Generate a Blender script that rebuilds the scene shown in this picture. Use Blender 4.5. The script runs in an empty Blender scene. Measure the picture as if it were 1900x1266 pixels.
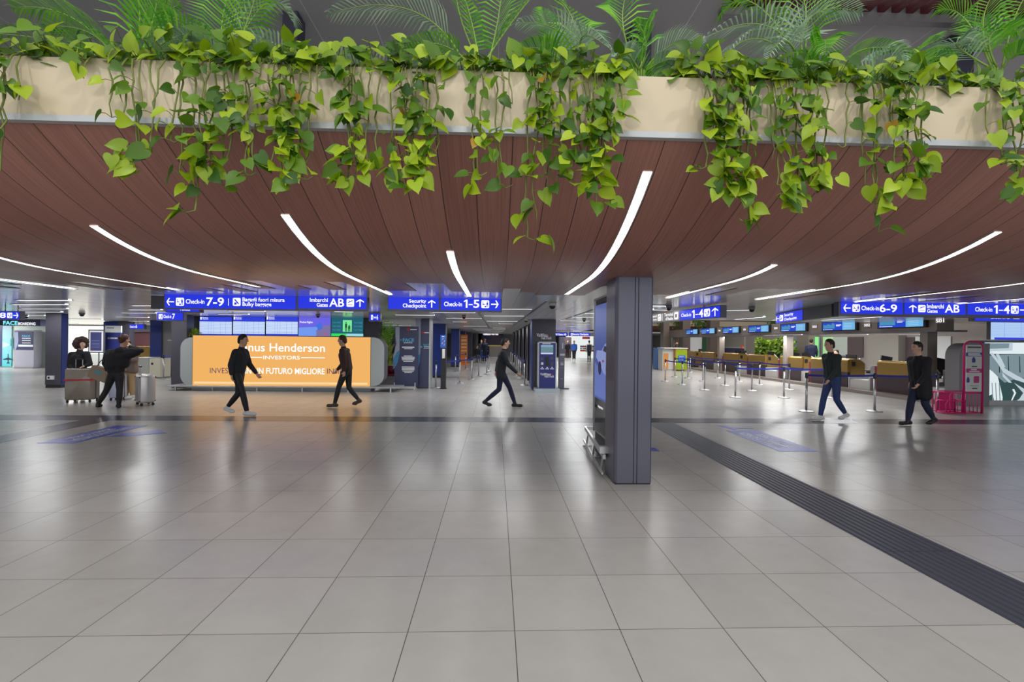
import bpy, math, random
from mathutils import Vector, Matrix, Euler
random.seed(7)
S = bpy.context.scene
COL = S.collection
pi = math.pi

# ---------------------------------------------------------------- camera
FPX, YAW, ROLL, EYE = 838.0, 0.0366, 0.0110, 1.635
_r = Vector((math.cos(YAW), -math.sin(YAW), 0)); FWD = Vector((math.sin(YAW), math.cos(YAW), 0)); _u = Vector((0, 0, 1))
CR = _r*math.cos(ROLL) + _u*math.sin(ROLL)
CU = _u*math.cos(ROLL) - _r*math.sin(ROLL)
cam_d = bpy.data.cameras.new('camera'); cam = bpy.data.objects.new('camera', cam_d); COL.objects.link(cam)
cam.matrix_world = Matrix((( CR.x, CU.x, -FWD.x, 0), (CR.y, CU.y, -FWD.y, 0), (CR.z, CU.z, -FWD.z, EYE), (0, 0, 0, 1)))
cam_d.sensor_width = 36.0; cam_d.lens = 36.0*FPX/1900.0; cam_d.shift_y = 0.0005
cam_d.clip_start = 0.05; cam_d.clip_end = 200
S.camera = cam

# ---------------------------------------------------------------- world, lamps, exposure
S.view_settings.view_transform = 'Standard'; S.view_settings.look = 'None'
S.view_settings.exposure = 0.0; S.view_settings.gamma = 1.0
try: S.view_settings.use_curve_mapping = False
except Exception: pass
S.cycles.max_bounces = 7; S.cycles.diffuse_bounces = 4; S.cycles.glossy_bounces = 4; S.cycles.transmission_bounces = 4
S.cycles.transparent_max_bounces = 4; S.cycles.caustics_reflective = False; S.cycles.caustics_refractive = False
S.cycles.sample_clamp_indirect = 6.0
S.cycles.use_denoising = True
W = bpy.data.worlds.new('world'); S.world = W; W.use_nodes = True
W.node_tree.nodes['Background'].inputs[0].default_value = (0.93, 0.96, 1.0, 1)
W.node_tree.nodes['Background'].inputs[1].default_value = 0.75

def area(name, loc, target, sx, sy, power, color=(1, 1, 1)):
    d = bpy.data.lights.new(name, 'AREA'); d.shape = 'RECTANGLE'; d.size = sx; d.size_y = sy; d.energy = power; d.color = color
    o = bpy.data.objects.new(name, d); COL.objects.link(o); o.location = loc
    o.rotation_euler = (Vector(target)-Vector(loc)).to_track_quat('-Z', 'Y').to_euler()
    return o
# atrium roof lights above and behind the camera
area('atrium_light', (0, -3.0, 8.5), (0, 1.5, 0.5), 14, 5, 150, (1.0, 0.98, 0.96))
area('atrium_light', (-4.5, -0.2, 6.6), (-2.5, 3.2, 3.2), 0.28, 0.28, 66, (1.0, 0.95, 0.87))
area('atrium_light', (0.2, -0.4, 6.8), (0.2, 3.2, 3.2), 0.28, 0.28, 66, (1.0, 0.95, 0.87))
area('atrium_light', (4.8, -0.2, 6.6), (2.8, 3.2, 3.2), 0.28, 0.28, 66, (1.0, 0.95, 0.87))

# unseen lamp added behind the camera to brighten surfaces facing it
area('front_fill_lamp', (0, -7.5, 3.4), (0, 8, 1.4), 26, 5, 520, (0.95, 0.98, 1.0))

# ---------------------------------------------------------------- sight helpers: photograph pixel -> place in the hall
EYEP = Vector((0, 0, EYE))
def ray(px, py): return FWD + CR*((px-950)/FPX) - CU*((py-634)/FPX)
def fl(px, py, z=0.0):
    d = ray(px, py); return EYEP + d*((z-EYE)/d.z)
def atY(px, py, Y):
    d = ray(px, py); return EYEP + d*(Y/d.y)
def atX(px, py, X):
    d = ray(px, py); return EYEP + d*(X/d.x)

# ---------------------------------------------------------------- materials
def lin(c):
    return tuple(((v/255.0)/12.92 if v/255.0 <= 0.04045 else ((v/255.0+0.055)/1.055)**2.4) for v in c[:3]) + (1.0,)
MATS = {}
def mat(name, rgb, rough=0.5, metal=0.0, emit=None, es=1.0, spec=0.5, bump=0.0, noise=0.0, scale=30.0, aniso=0.0):
    """procedural principled material; rgb in 0..255 sRGB; noise = relative value variation"""
    if name in MATS: return MATS[name]
    m = bpy.data.materials.new(name); m.use_nodes = True; nt = m.node_tree; b = nt.nodes['Principled BSDF']
    c = lin(rgb)
    b.inputs['Base Color'].default_value = c; b.inputs['Roughness'].default_value = rough; b.inputs['Metallic'].default_value = metal
    b.inputs['Specular IOR Level'].default_value = spec
    if aniso: b.inputs['Anisotropic'].default_value = aniso
    if emit is not None:
        b.inputs['Emission Color'].default_value = lin(emit); b.inputs['Emission Strength'].default_value = es
    if noise or bump:
        tc = nt.nodes.new('ShaderNodeTexCoord'); n = nt.nodes.new('ShaderNodeTexNoise'); n.inputs['Scale'].default_value = scale; n.inputs['Detail'].default_value = 4
        nt.links.new(tc.outputs['Object'], n.inputs['Vector'])
        if noise:
            mx = nt.nodes.new('ShaderNodeMix'); mx.data_type = 'RGBA'
            mx.inputs[6].default_value = tuple(v*(1-noise) for v in c[:3])+(1,); mx.inputs[7].default_value = tuple(min(1, v*(1+noise)) for v in c[:3])+(1,)
            nt.links.new(n.outputs['Fac'], mx.inputs[0]); nt.links.new(mx.outputs[2], b.inputs['Base Color'])
        if bump:
            bp = nt.nodes.new('ShaderNodeBump'); bp.inputs['Strength'].default_value = bump; bp.inputs['Distance'].default_value = 0.01
            nt.links.new(n.outputs['Fac'], bp.inputs['Height']); nt.links.new(bp.outputs['Normal'], b.inputs['Normal'])
    MATS[name] = m
    return m
def glow(name, rgb, es=1.0):
    return mat(name, (8, 8, 8), 0.35, 0, emit=rgb, es=es, spec=0.3)

def N(nt, t, **kw):
    n = nt.nodes.new(t)
    for k, v in kw.items(): setattr(n, k, v)
    return n
def math_node(nt, op, a, b=None, c=None):
    n = nt.nodes.new('ShaderNodeMath'); n.operation = op
    for i, v in enumerate((a, b, c)):
        if v is None: continue
        if isinstance(v, (int, float)): n.inputs[i].default_value = v
        else: nt.links.new(v, n.inputs[i])
    return n.outputs[0]

def floor_material():
    m = bpy.data.materials.new('floor_tile'); m.use_nodes = True; nt = m.node_tree; b = nt.nodes['Principled BSDF']
    g = N(nt, 'ShaderNodeNewGeometry'); sp = N(nt, 'ShaderNodeSeparateXYZ'); nt.links.new(g.outputs['Position'], sp.inputs[0])
    T = 0.6
    ux = math_node(nt, 'DIVIDE', math_node(nt, 'SUBTRACT', sp.outputs[0], 0.1266), T)
    uy = math_node(nt, 'DIVIDE', math_node(nt, 'SUBTRACT', sp.outputs[1], 2.549), T)
    def line(u, w):
        f = math_node(nt, 'FRACT', u); d = math_node(nt, 'ABSOLUTE', math_node(nt, 'SUBTRACT', f, 0.5))
        return math_node(nt, 'GREATER_THAN', d, 0.5-w)
    grout = math_node(nt, 'MAXIMUM', line(ux, 0.0042), line(uy, 0.0034))
    cb = N(nt, 'ShaderNodeCombineXYZ')
    nt.links.new(math_node(nt, 'FLOOR', ux), cb.inputs[0]); nt.links.new(math_node(nt, 'FLOOR', uy), cb.inputs[1])
    wn = N(nt, 'ShaderNodeTexWhiteNoise', noise_dimensions='2D'); nt.links.new(cb.outputs[0], wn.inputs['Vector'])
    no = N(nt, 'ShaderNodeTexNoise'); no.inputs['Scale'].default_value = 5.0; no.inputs['Detail'].default_value = 7; no.inputs['Roughness'].default_value = 0.65
    off = N(nt, 'ShaderNodeVectorMath', operation='MULTIPLY_ADD'); nt.links.new(wn.outputs['Color'], off.inputs[0]); off.inputs[1].default_value = (30, 30, 30); nt.links.new(g.outputs['Position'], off.inputs[2])
    nt.links.new(off.outputs[0], no.inputs['Vector'])
    v = math_node(nt, 'ADD', math_node(nt, 'MULTIPLY', wn.outputs['Value'], 0.09), math_node(nt, 'MULTIPLY', no.outputs['Fac'], 0.17))
    v = math_node(nt, 'ADD', v, 0.86)
    mul = N(nt, 'ShaderNodeMix', data_type='RGBA', blend_type='MULTIPLY'); mul.inputs[0].default_value = 1
    mul.inputs[6].default_value = lin((175, 172, 168))
    cv = N(nt, 'ShaderNodeCombineColor'); 
    for i in range(3): nt.links.new(v, cv.inputs[i])
    nt.links.new(cv.outputs[0], mul.inputs[7])
    mx = N(nt, 'ShaderNodeMix', data_type='RGBA'); nt.links.new(grout, mx.inputs[0]); nt.links.new(mul.outputs[2], mx.inputs[6]); mx.inputs[7].default_value = lin((82, 78, 74))
    nt.links.new(mx.outputs[2], b.inputs['Base Color'])
    ro = math_node(nt, 'ADD', math_node(nt, 'MULTIPLY', no.outputs['Fac'], 0.10), 0.19)
    nt.links.new(math_node(nt, 'MAXIMUM', ro, math_node(nt, 'MULTIPLY', grout, 0.8)), b.inputs['Roughness'])
    b.inputs['Specular IOR Level'].default_value = 0.5
    return m

def wood_material():
    """veneered planks running along Y, 0.262 m wide"""
    m = bpy.data.materials.new('wood_plank'); m.use_nodes = True; nt = m.node_tree; b = nt.nodes['Principled BSDF']
    g = N(nt, 'ShaderNodeNewGeometry'); sp = N(nt, 'ShaderNodeSeparateXYZ'); nt.links.new(g.outputs['Position'], sp.inputs[0])
    u = math_node(nt, 'DIVIDE', math_node(nt, 'ADD', sp.outputs[0], 1.468), 0.262)
    f = math_node(nt, 'FRACT', u); d = math_node(nt, 'ABSOLUTE', math_node(nt, 'SUBTRACT', f, 0.5))
    seam = math_node(nt, 'GREATER_THAN', d, 0.488)
    wn = N(nt, 'ShaderNodeTexWhiteNoise', noise_dimensions='1D'); nt.links.new(math_node(nt, 'FLOOR', u), wn.inputs['W'])
    mp = N(nt, 'ShaderNodeMapping'); mp.inputs['Scale'].default_value = (70, 0.8, 0.8); nt.links.new(g.outputs['Position'], mp.inputs[0])
    no = N(nt, 'ShaderNodeTexNoise'); no.inputs['Scale'].default_value = 1.0; no.inputs['Detail'].default_value = 5; no.inputs['Roughness'].default_value = 0.6; nt.links.new(mp.outputs[0], no.inputs['Vector'])
    v = math_node(nt, 'ADD', math_node(nt, 'MULTIPLY', no.outputs['Fac'], 0.8), math_node(nt, 'MULTIPLY', wn.outputs['Value'], 0.22))
    cr = N(nt, 'ShaderNodeValToRGB'); e = cr.color_ramp.elements
    e[0].position = 0.25; e[0].color = lin((128, 84, 74)); e[1].position = 0.75; e[1].color = lin((162, 114, 101))
    nt.links.new(v, cr.inputs[0])
    mx = N(nt, 'ShaderNodeMix', data_type='RGBA'); nt.links.new(seam, mx.inputs[0]); nt.links.new(cr.outputs[0], mx.inputs[6]); mx.inputs[7].default_value = lin((52, 32, 27))
    nt.links.new(mx.outputs[2], b.inputs['Base Color']); b.inputs['Roughness'].default_value = 0.33; b.inputs['Specular IOR Level'].default_value = 0.4
    return m

def ceiling_metal_material(name='ceiling_metal', base=(232, 233, 236), along='Y'):
    """satin metal ceiling strips"""
    m = bpy.data.materials.new(name); m.use_nodes = True; nt = m.node_tree; b = nt.nodes['Principled BSDF']
    g = N(nt, 'ShaderNodeNewGeometry'); sp = N(nt, 'ShaderNodeSeparateXYZ'); nt.links.new(g.outputs['Position'], sp.inputs[0])
    u = math_node(nt, 'DIVIDE', math_node(nt, 'ADD', sp.outputs[0 if along == 'Y' else 1], 1.468), 0.262 if along == 'Y' else 0.3)
    f = math_node(nt, 'FRACT', u); d = math_node(nt, 'ABSOLUTE', math_node(nt, 'SUBTRACT', f, 0.5))
    seam = math_node(nt, 'GREATER_THAN', d, 0.492)
    wn = N(nt, 'ShaderNodeTexWhiteNoise', noise_dimensions='1D'); nt.links.new(math_node(nt, 'FLOOR', u), wn.inputs['W'])
    v = math_node(nt, 'ADD', math_node(nt, 'MULTIPLY', wn.outputs['Value'], 0.12), 0.88)
    mul = N(nt, 'ShaderNodeMix', data_type='RGBA', blend_type='MULTIPLY'); mul.inputs[0].default_value = 1; mul.inputs[6].default_value = lin(base)
    cv = N(nt, 'ShaderNodeCombineColor')
    for i in range(3): nt.links.new(v, cv.inputs[i])
    nt.links.new(cv.outputs[0], mul.inputs[7])
    mx = N(nt, 'ShaderNodeMix', data_type='RGBA'); nt.links.new(seam, mx.inputs[0]); nt.links.new(mul.outputs[2], mx.inputs[6]); mx.inputs[7].default_value = lin((70, 70, 74))
    nt.links.new(mx.outputs[2], b.inputs['Base Color']); b.inputs['Roughness'].default_value = 0.17; b.inputs['Metallic'].default_value = 0.12
    no = N(nt, 'ShaderNodeTexNoise'); no.inputs['Scale'].default_value = 3.0
    bp = N(nt, 'ShaderNodeBump'); bp.inputs['Strength'].default_value = 0.05; bp.inputs['Distance'].default_value = 0.05
    nt.links.new(no.outputs['Fac'], bp.inputs['Height']); nt.links.new(bp.outputs['Normal'], b.inputs['Normal'])
    return m

def leaf_material(name, dark, light, trans=0.35):
    m = bpy.data.materials.new(name); m.use_nodes = True; nt = m.node_tree; b = nt.nodes['Principled BSDF']; out = nt.nodes['Material Output']
    g = N(nt, 'ShaderNodeNewGeometry')
    cr = N(nt, 'ShaderNodeValToRGB'); cr.color_ramp.elements[0].color = lin(dark); cr.color_ramp.elements[1].color = lin(light)
    nt.links.new(g.outputs['Random Per Island'], cr.inputs[0]); nt.links.new(cr.outputs[0], b.inputs['Base Color'])
    b.inputs['Roughness'].default_value = 0.42; b.inputs['Specular IOR Level'].default_value = 0.45
    tr = N(nt, 'ShaderNodeBsdfTranslucent'); nt.links.new(cr.outputs[0], tr.inputs[0])
    ms = N(nt, 'ShaderNodeMixShader'); ms.inputs[0].default_value = trans
    nt.links.new(b.outputs[0], ms.inputs[1]); nt.links.new(tr.outputs[0], ms.inputs[2]); nt.links.new(ms.outputs[0], out.inputs['Surface'])
    return m

M_FLOOR, M_WOOD = floor_material(), wood_material()
M_CEIL, M_CEIL2 = ceiling_metal_material(), ceiling_metal_material('ceiling_metal_panel', (205, 206, 210), 'X')
M_STEEL = mat('brushed_steel', (190, 190, 192), 0.28, 1.0)
M_SILVER = mat('silver_paint', (178, 180, 182), 0.4, 0.3)
M_DARKM = mat('dark_grey_metal', (96, 96, 110), 0.38, 0.45, noise=0.05, scale=60)
M_CHAR = mat('charcoal_panel', (74, 72, 82), 0.45, 0.1)
M_BROWNM = mat('bronze_grey_panel', (138, 128, 121), 0.4, 0.35)
M_GREYM = mat('mid_grey_panel', (120, 118, 120), 0.4, 0.3)
M_BLACK = mat('black_plastic', (20, 20, 24), 0.4)
M_GLOSSB = mat('black_glass', (12, 13, 20), 0.08)
M_NAVY = mat('navy_panel', (56, 60, 92), 0.4)
M_BLUEP = mat('blue_panel', (18, 44, 120), 0.4)
M_WHITE = mat('white_paint', (225, 226, 226), 0.5)
M_OFFW = mat('off_white_panel', (200, 203, 200), 0.5)
M_BEIGE = mat('beige_panel', (205, 200, 180), 0.5)
M_GOLD = mat('brass_sheet', (158, 128, 70), 0.38, 0.8)
M_MAROON = mat('maroon_panel', (120, 30, 50), 0.45)
M_PINK = mat('magenta_paint', (205, 16, 110), 0.4)
M_RED = mat('red_fabric', (190, 20, 45), 0.6)
M_BELT = mat('blue_webbing', (24, 44, 160), 0.6)
M_WLET = mat('white_vinyl', (232, 234, 238), 0.5)
M_SIGNB = glow('blue_sign_face', (28, 48, 222), 1.0)
M_SIGNW = glow('white_sign_letter', (250, 250, 255), 1.15)
M_SIGNG = glow('grey_sign_face', (128, 124, 122), 0.9)
M_LED = glow('led_strip', (255, 252, 244), 3.2)
M_TUBE = glow('ceiling_tube', (246, 250, 255), 2.4)
# ---------------------------------------------------------------- mesh helpers
class Fr:
    """a working plane: o + u*a + v*b + n*c, n = u x v"""
    def __init__(s, o, u=(1, 0, 0), v=(0, 0, 1)):
        s.o = Vector(o); s.u = Vector(u).normalized(); s.v = Vector(v).normalized(); s.n = s.u.cross(s.v)
    def p(s, a, b, c=0.0): return s.o + s.u*a + s.v*b + s.n*c
class MB:
    def __init__(s): s.v = []; s.f = []; s.m = []; s.sm = []
    def add(s, vs, fs, mi=0, smooth=False):
        k = len(s.v); s.v += [tuple(v) for v in vs]
        for f in fs: s.f.append([i+k for i in f]); s.m.append(mi); s.sm.append(smooth)
        return s
    def box(s, x0, x1, y0, y1, z0, z1, mi=0):
        vs = [(x, y, z) for z in (z0, z1) for y in (y0, y1) for x in (x0, x1)]
        return s.add(vs, [(0, 2, 3, 1), (4, 5, 7, 6), (0, 1, 5, 4), (2, 6, 7, 3), (0, 4, 6, 2), (1, 3, 7, 5)], mi)
    def prism(s, pts, fr, c0, c1, mi=0, smooth=False):
        """polygon in the plane fr, from depth c0 to c1 along its normal"""
        n = len(pts); vs = [fr.p(a, b, c0) for a, b in pts] + [fr.p(a, b, c1) for a, b in pts]
        s.add(vs, [list(range(n))[::-1], list(range(n, 2*n))], mi)
        k = len(s.v)-2*n
        for i in range(n):
            j = (i+1) % n; s.f.append([k+i, k+j, k+n+j, k+n+i]); s.m.append(mi); s.sm.append(smooth)
        return s
    def flat(s, pts, fr, c=0.0, mi=0):
        return s.add([fr.p(a, b, c) for a, b in pts], [list(range(len(pts)))], mi)
    def rect(s, fr, a0, b0, a1, b1, c=0.0, mi=0): return s.flat([(a0, b0), (a1, b0), (a1, b1), (a0, b1)], fr, c, mi)
    def bar(s, p0, p1, w, h, mi=0, up=(0, 0, 1)):
        p0, p1 = Vector(p0), Vector(p1); d = (p1-p0).normalized(); up = Vector(up)
        if abs(d.dot(up)) > 0.95: up = Vector((1, 0, 0))
        a = d.cross(up).normalized(); b = a.cross(d)
        vs = [p+a*i*w/2+b*j*h/2 for p in (p0, p1) for j in (-1, 1) for i in (-1, 1)]
        return s.add(vs, [(0, 1, 3, 2), (4, 6, 7, 5), (0, 4, 5, 1), (2, 3, 7, 6), (0, 2, 6, 4), (1, 5, 7, 3)], mi)
    def tube(s, path, r, n=8, mi=0, caps=True):
        path = [Vector(p) for p in path]; rs = r if isinstance(r, (list, tuple)) else [r]*len(path)
        rings = []; ref = None
        for i, p in enumerate(path):
            t = (path[min(i+1, len(path)-1)]-path[max(i-1, 0)])
            t = t.normalized() if t.length > 1e-9 else Vector((0, 0, 1))
            if ref is None: ref = Vector((1, 0, 0)) if abs(t.x) < 0.9 else Vector((0, 1, 0))
            a = (ref - t*ref.dot(t)); a = a.normalized() if a.length > 1e-6 else t.orthogonal().normalized()
            ref = a; b = t.cross(a)
            rings.append([p+(a*math.cos(2*pi*k/n)+b*math.sin(2*pi*k/n))*rs[i] for k in range(n)])
        k0 = len(s.v); s.v += [tuple(q) for g in rings for q in g]
        for i in range(len(path)-1):
            for k in range(n):
                l = (k+1) % n; s.f.append([k0+i*n+k, k0+i*n+l, k0+(i+1)*n+l, k0+(i+1)*n+k]); s.m.append(mi); s.sm.append(True)
        if caps:
            e = k0+(len(path)-1)*n
            s.f += [[k0+k for k in range(n)][::-1], [e+k for k in range(n)]]; s.m += [mi, mi]; s.sm += [False, False]
        return s
    def lathe(s, prof, c, n=20, mi=0):
        c = Vector(c); k0 = len(s.v)
        for r, z in prof:
            for k in range(n): s.v.append(tuple(c+Vector((r*math.cos(2*pi*k/n), r*math.sin(2*pi*k/n), z))))
        for i in range(len(prof)-1):
            for k in range(n):
                l = (k+1) % n; s.f.append([k0+i*n+k, k0+i*n+l, k0+(i+1)*n+l, k0+(i+1)*n+k]); s.m.append(mi); s.sm.append(True)
        e = k0+(len(prof)-1)*n
        s.f += [[k0+k for k in range(n)][::-1], [e+k for k in range(n)]]; s.m += [mi, mi]; s.sm += [False, False]
        return s
    def ell(s, c, r, nu=12, nv=8, mi=0, rot=None):
        c = Vector(c); r = Vector(r) if not isinstance(r, (int, float)) else Vector((r, r, r)); k0 = len(s.v)
        def put(v):
            q = Vector((v[0]*r.x, v[1]*r.y, v[2]*r.z)); q = rot @ q if rot else q; s.v.append(tuple(c+q))
        put((0, 0, -1))
        for j in range(1, nv):
            t = -pi/2+pi*j/nv
            for i in range(nu): a = 2*pi*i/nu; put((math.cos(t)*math.cos(a), math.cos(t)*math.sin(a), math.sin(t)))
        put((0, 0, 1)); e = len(s.v)-1
        for i in range(nu):
            j = (i+1) % nu
            s.f.append([k0, k0+1+j, k0+1+i]); s.f.append([e, k0+1+(nv-2)*nu+i, k0+1+(nv-2)*nu+j]); s.m += [mi]*2; s.sm += [True]*2
            for q in range(nv-2):
                a = k0+1+q*nu; s.f.append([a+i, a+j, a+nu+j, a+nu+i]); s.m.append(mi); s.sm.append(True)
        return s
    def caps(s, p0, r0, p1, r1, n=12, mi=0):
        """closed tapered capsule"""
        p0, p1 = Vector(p0), Vector(p1); d = (p1-p0); L = d.length; d = d/L if L > 1e-6 else Vector((0, 0, 1))
        path, rs = [], []
        for t in (-0.97, -0.7, -0.35): path.append(p0+d*r0*t); rs.append(r0*math.sqrt(1-t*t))
        path += [p0, p1]; rs += [r0, r1]
        for t in (0.35, 0.7, 0.97): path.append(p1+d*r1*t); rs.append(r1*math.sqrt(1-t*t))
        return s.tube(path, rs, n, mi)
    def mesh(s, name, mats):
        me = bpy.data.meshes.new(name); me.from_pydata(s.v, [], s.f)
        for m in (mats if isinstance(mats, (list, tuple)) else [mats]): me.materials.append(m)
        me.polygons.foreach_set('material_index', s.m); me.polygons.foreach_set('use_smooth', s.sm); me.update()
        return me
    def build(s, name, mats, parent=None, label=None):
        o = bpy.data.objects.new(name, s.mesh(name, mats)); COL.objects.link(o)
        if parent is not None: put_under(o, parent)
        if label: o['label'] = label
        return o
BASE = {}
def put_under(o, parent):
    o.parent = parent
    if parent.name in BASE: o.matrix_parent_inverse = Matrix.Translation(BASE[parent.name]).inverted()
def tag(o, label, cat, group=None, kind=None):
    o['label'] = label; o['category'] = cat
    if group: o['group'] = group
    if kind: o['kind'] = kind
    return o
def thing(name, label, cat, loc=(0, 0, 0), group=None):
    """an Empty at the base of a thing; its parts are then built in world space under it"""
    o = bpy.data.objects.new(name, None); COL.objects.link(o); o.location = loc; o.empty_display_size = 0.1
    BASE[o.name] = Vector(loc)
    return tag(o, label, cat, group)
def dup(root, dx, label=None, group=None, rz=None):
    r = root.copy(); COL.objects.link(r); r.location = Vector(root.location)+Vector(dx)
    if rz is not None: r.rotation_euler = (0, 0, rz)
    if label: r['label'] = label
    if group: r['group'] = group
    for ch in list(root.children):
        c = ch.copy(); COL.objects.link(c); c.parent = r
        for g in ch.children:
            d = g.copy(); COL.objects.link(d); d.parent = c
    return r
def struct(name, mb, m, label, cat, parent=None):
    o = mb.build(name, m); tag(o, label, cat, kind='structure'); return o

def rr(a0, b0, a1, b1, r, n=5):
    """rounded rectangle outline"""
    r = min(r, (a1-a0)/2, (b1-b0)/2); pts = []
    for cx, cy, t0 in ((a1-r, b0+r, -pi/2), (a1-r, b1-r, 0), (a0+r, b1-r, pi/2), (a0+r, b0+r, pi)):
        for i in range(n+1): t = t0+pi/2*i/n; pts.append((cx+r*math.cos(t), cy+r*math.sin(t)))
    return pts

# ---------------------------------------------------------------- lettering
_TX = {}
def _text(body, bold=0.0):
    key = (body, bold)
    if key in _TX: return _TX[key]
    c = bpy.data.curves.new('t', 'FONT'); c.body = body; c.size = 1; c.resolution_u = 3; c.offset = bold
    o = bpy.data.objects.new('t', c); COL.objects.link(o)
    dg = bpy.context.evaluated_depsgraph_get(); me = bpy.data.meshes.new_from_object(o.evaluated_get(dg))
    vs = [tuple(v.co) for v in me.vertices]; fs = [list(p.vertices) for p in me.polygons]
    bpy.data.objects.remove(o); bpy.data.curves.remove(c); bpy.data.meshes.remove(me)
    x0 = min(v[0] for v in vs); x1 = max(v[0] for v in vs); y0 = min(v[1] for v in vs); y1 = max(v[1] for v in vs)
    vs = [((v[0]-x0)/(x1-x0), (v[1]-y0)/(y1-y0)) for v in vs]
    _TX[key] = (vs, fs, (x1-x0)/(y1-y0)); return _TX[key]
def letter(mb, fr, body, a0, b0, a1, b1, c=0.004, mi=0, bold=0.012):
    if body.startswith('1-'):
        w = (a1-a0)*.27; h = b1-b0; sw = w*.42; R = a0+w*.92
        mb.flat([(R-sw, b0), (R, b0), (R, b1), (R-sw*.85, b1), (a0, b1-h*.20), (a0+sw*.35, b1-h*.33), (R-sw, b1-h*.20)], fr, c, mi)
        vs, fs, _ = _text('-', bold); a2, a3 = a0+w*1.2, a0+(a1-a0)*.58
        mb.add([fr.p(a2+(a3-a2)*x, b0+h*(.34+.11*y), c) for x, y in vs], fs, mi); body = body[2:]; a0 = a0+(a1-a0)*.62
    vs, fs, _ = _text(body, bold)
    mb.add([fr.p(a0+(a1-a0)*x, b0+(b1-b0)*y, c) for x, y in vs], fs, mi)
def arrow(mb, fr, a0, b0, a1, b1, d, c=0.004, mi=0):
    """block arrow inside a box; d = 'L','R','U','D'"""
    sh = [(-.5, -.055), (.27, -.055), (.04, -.36), (.20, -.36), (.5, 0), (.20, .36), (.04, .36), (.27, .055), (-.5, .055)]
    if d == 'L': sh = [(-x, -y) for x, y in sh]
    if d == 'U': sh = [(-y, x) for x, y in sh]
    if d == 'D': sh = [(y, -x) for x, y in sh]
    sx = max(abs(x) for x, _ in sh); sy = max(abs(y) for _, y in sh)
    ca, cb = (a0+a1)/2, (b0+b1)/2
    mb.flat([(ca+x/sx*(a1-a0)/2, cb+y/sy*(b1-b0)/2) for x, y in sh], fr, c, mi)
def icon(mb, fr, a0, b0, a1, b1, kind='checkin', c=0.004, mi=0, mj=1):
    mb.flat(rr(a0, b0, a1, b1, (a1-a0)*0.15, 3), fr, c, mi)
    w, h = a1-a0, b1-b0
    def q(pts): mb.flat([(a0+x*w, b0+y*h) for x, y in pts], fr, c+0.002, mj)
    if kind == 'checkin':
        q(rr(.42, .10, .62, .28, .03, 2)); q([(.12, .42), (.48, .42), (.48, .50), (.32, .50), (.24, .66), (.16, .66), (.22, .50), (.12, .50)])
        q(rr(.15, .70, .27, .82, .06, 3)); q([(.66, .40), (.86, .40), (.86, .72), (.66, .72)]); q(rr(.70, .75, .82, .87, .06, 3)); q([(.68, .14), (.74, .14), (.74, .4), (.68, .4)]); q([(.79, .14), (.85, .14), (.85, .4), (.79, .4)])
    elif kind == 'plane':
        q([(.14, .52), (.30, .50), (.72, .70), (.86, .72), (.84, .80), (.68, .80), (.46, .70), (.34, .78), (.28, .76), (.38, .64), (.24, .58)]); q([(.2, .22), (.8, .22), (.8, .28), (.2, .28)])
    elif kind == 'bag':
        q([(.18, .78), (.30, .86), (.82, .30), (.70, .20)]); q(rr(.2, .16, .5, .44, .05, 2))
    else:
        q(rr(.25, .25, .75, .75, .1, 2))
class YF(Fr):
    """upright plane facing the camera side at depth Y; a = X, b = Z"""
    def __init__(s, Y): super().__init__((0, Y, 0)); s.Y = Y
    def bb(s, x0, y0, x1, y1):
        p, q = atY(x0, y1, s.Y), atY(x1, y0, s.Y); return p.x, p.z, q.x, q.z
# ---------------------------------------------------------------- the hall
FLATZ = 2.385
def soffit(Y): return FLATZ + 0.0478*max(0.0, 5.6-Y)**2.8
YF0 = 3.03                                   # front of the planter
struct('floor', MB().box(-48, 48, -8, 62, -0.2, 0), M_FLOOR, 'pale grey stone tile floor with thin dark joints', 'floor')
M_BAND = mat('dark_floor_tile', (56, 56, 70), 0.24, noise=0.06, scale=4)
struct('trim_1', MB().box(-40, 40, 9.14, 9.71, -0.05, 0.002), M_BAND, 'dark grey tile band crossing the whole floor', 'floor band')
struct('trim_2', MB().box(-8.09, -7.53, -6, 9.14, -0.05, 0.002), M_BAND, 'plain dark tile band running toward the cross band at the left', 'floor band')
mb = MB()
x0, x1 = 3.085, 3.675
mb.box(x0, x1, -6, 9.14, -0.05, 0.0015)
nr = 9; w = (x1-x0)/nr
for i in range(nr):
    a = x0+w*i
    prof = [(a+w*.10, .0015), (a+w*.24, .009), (a+w*.76, .009), (a+w*.90, .0015)]
    for k in range(8):
        y0 = -5.99+k*1.89
        vs = [(x, y0, z) for x, z in prof]+[(x, y0+1.885, z) for x, z in prof]
        mb.add(vs, [(0, 1, 5, 4), (1, 2, 6, 5), (2, 3, 7, 6)])
struct('trim_3', mb, mat('tactile_strip', (66, 68, 80), 0.45), 'grooved dark tactile guide strip running past the column', 'tactile strip')

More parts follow.
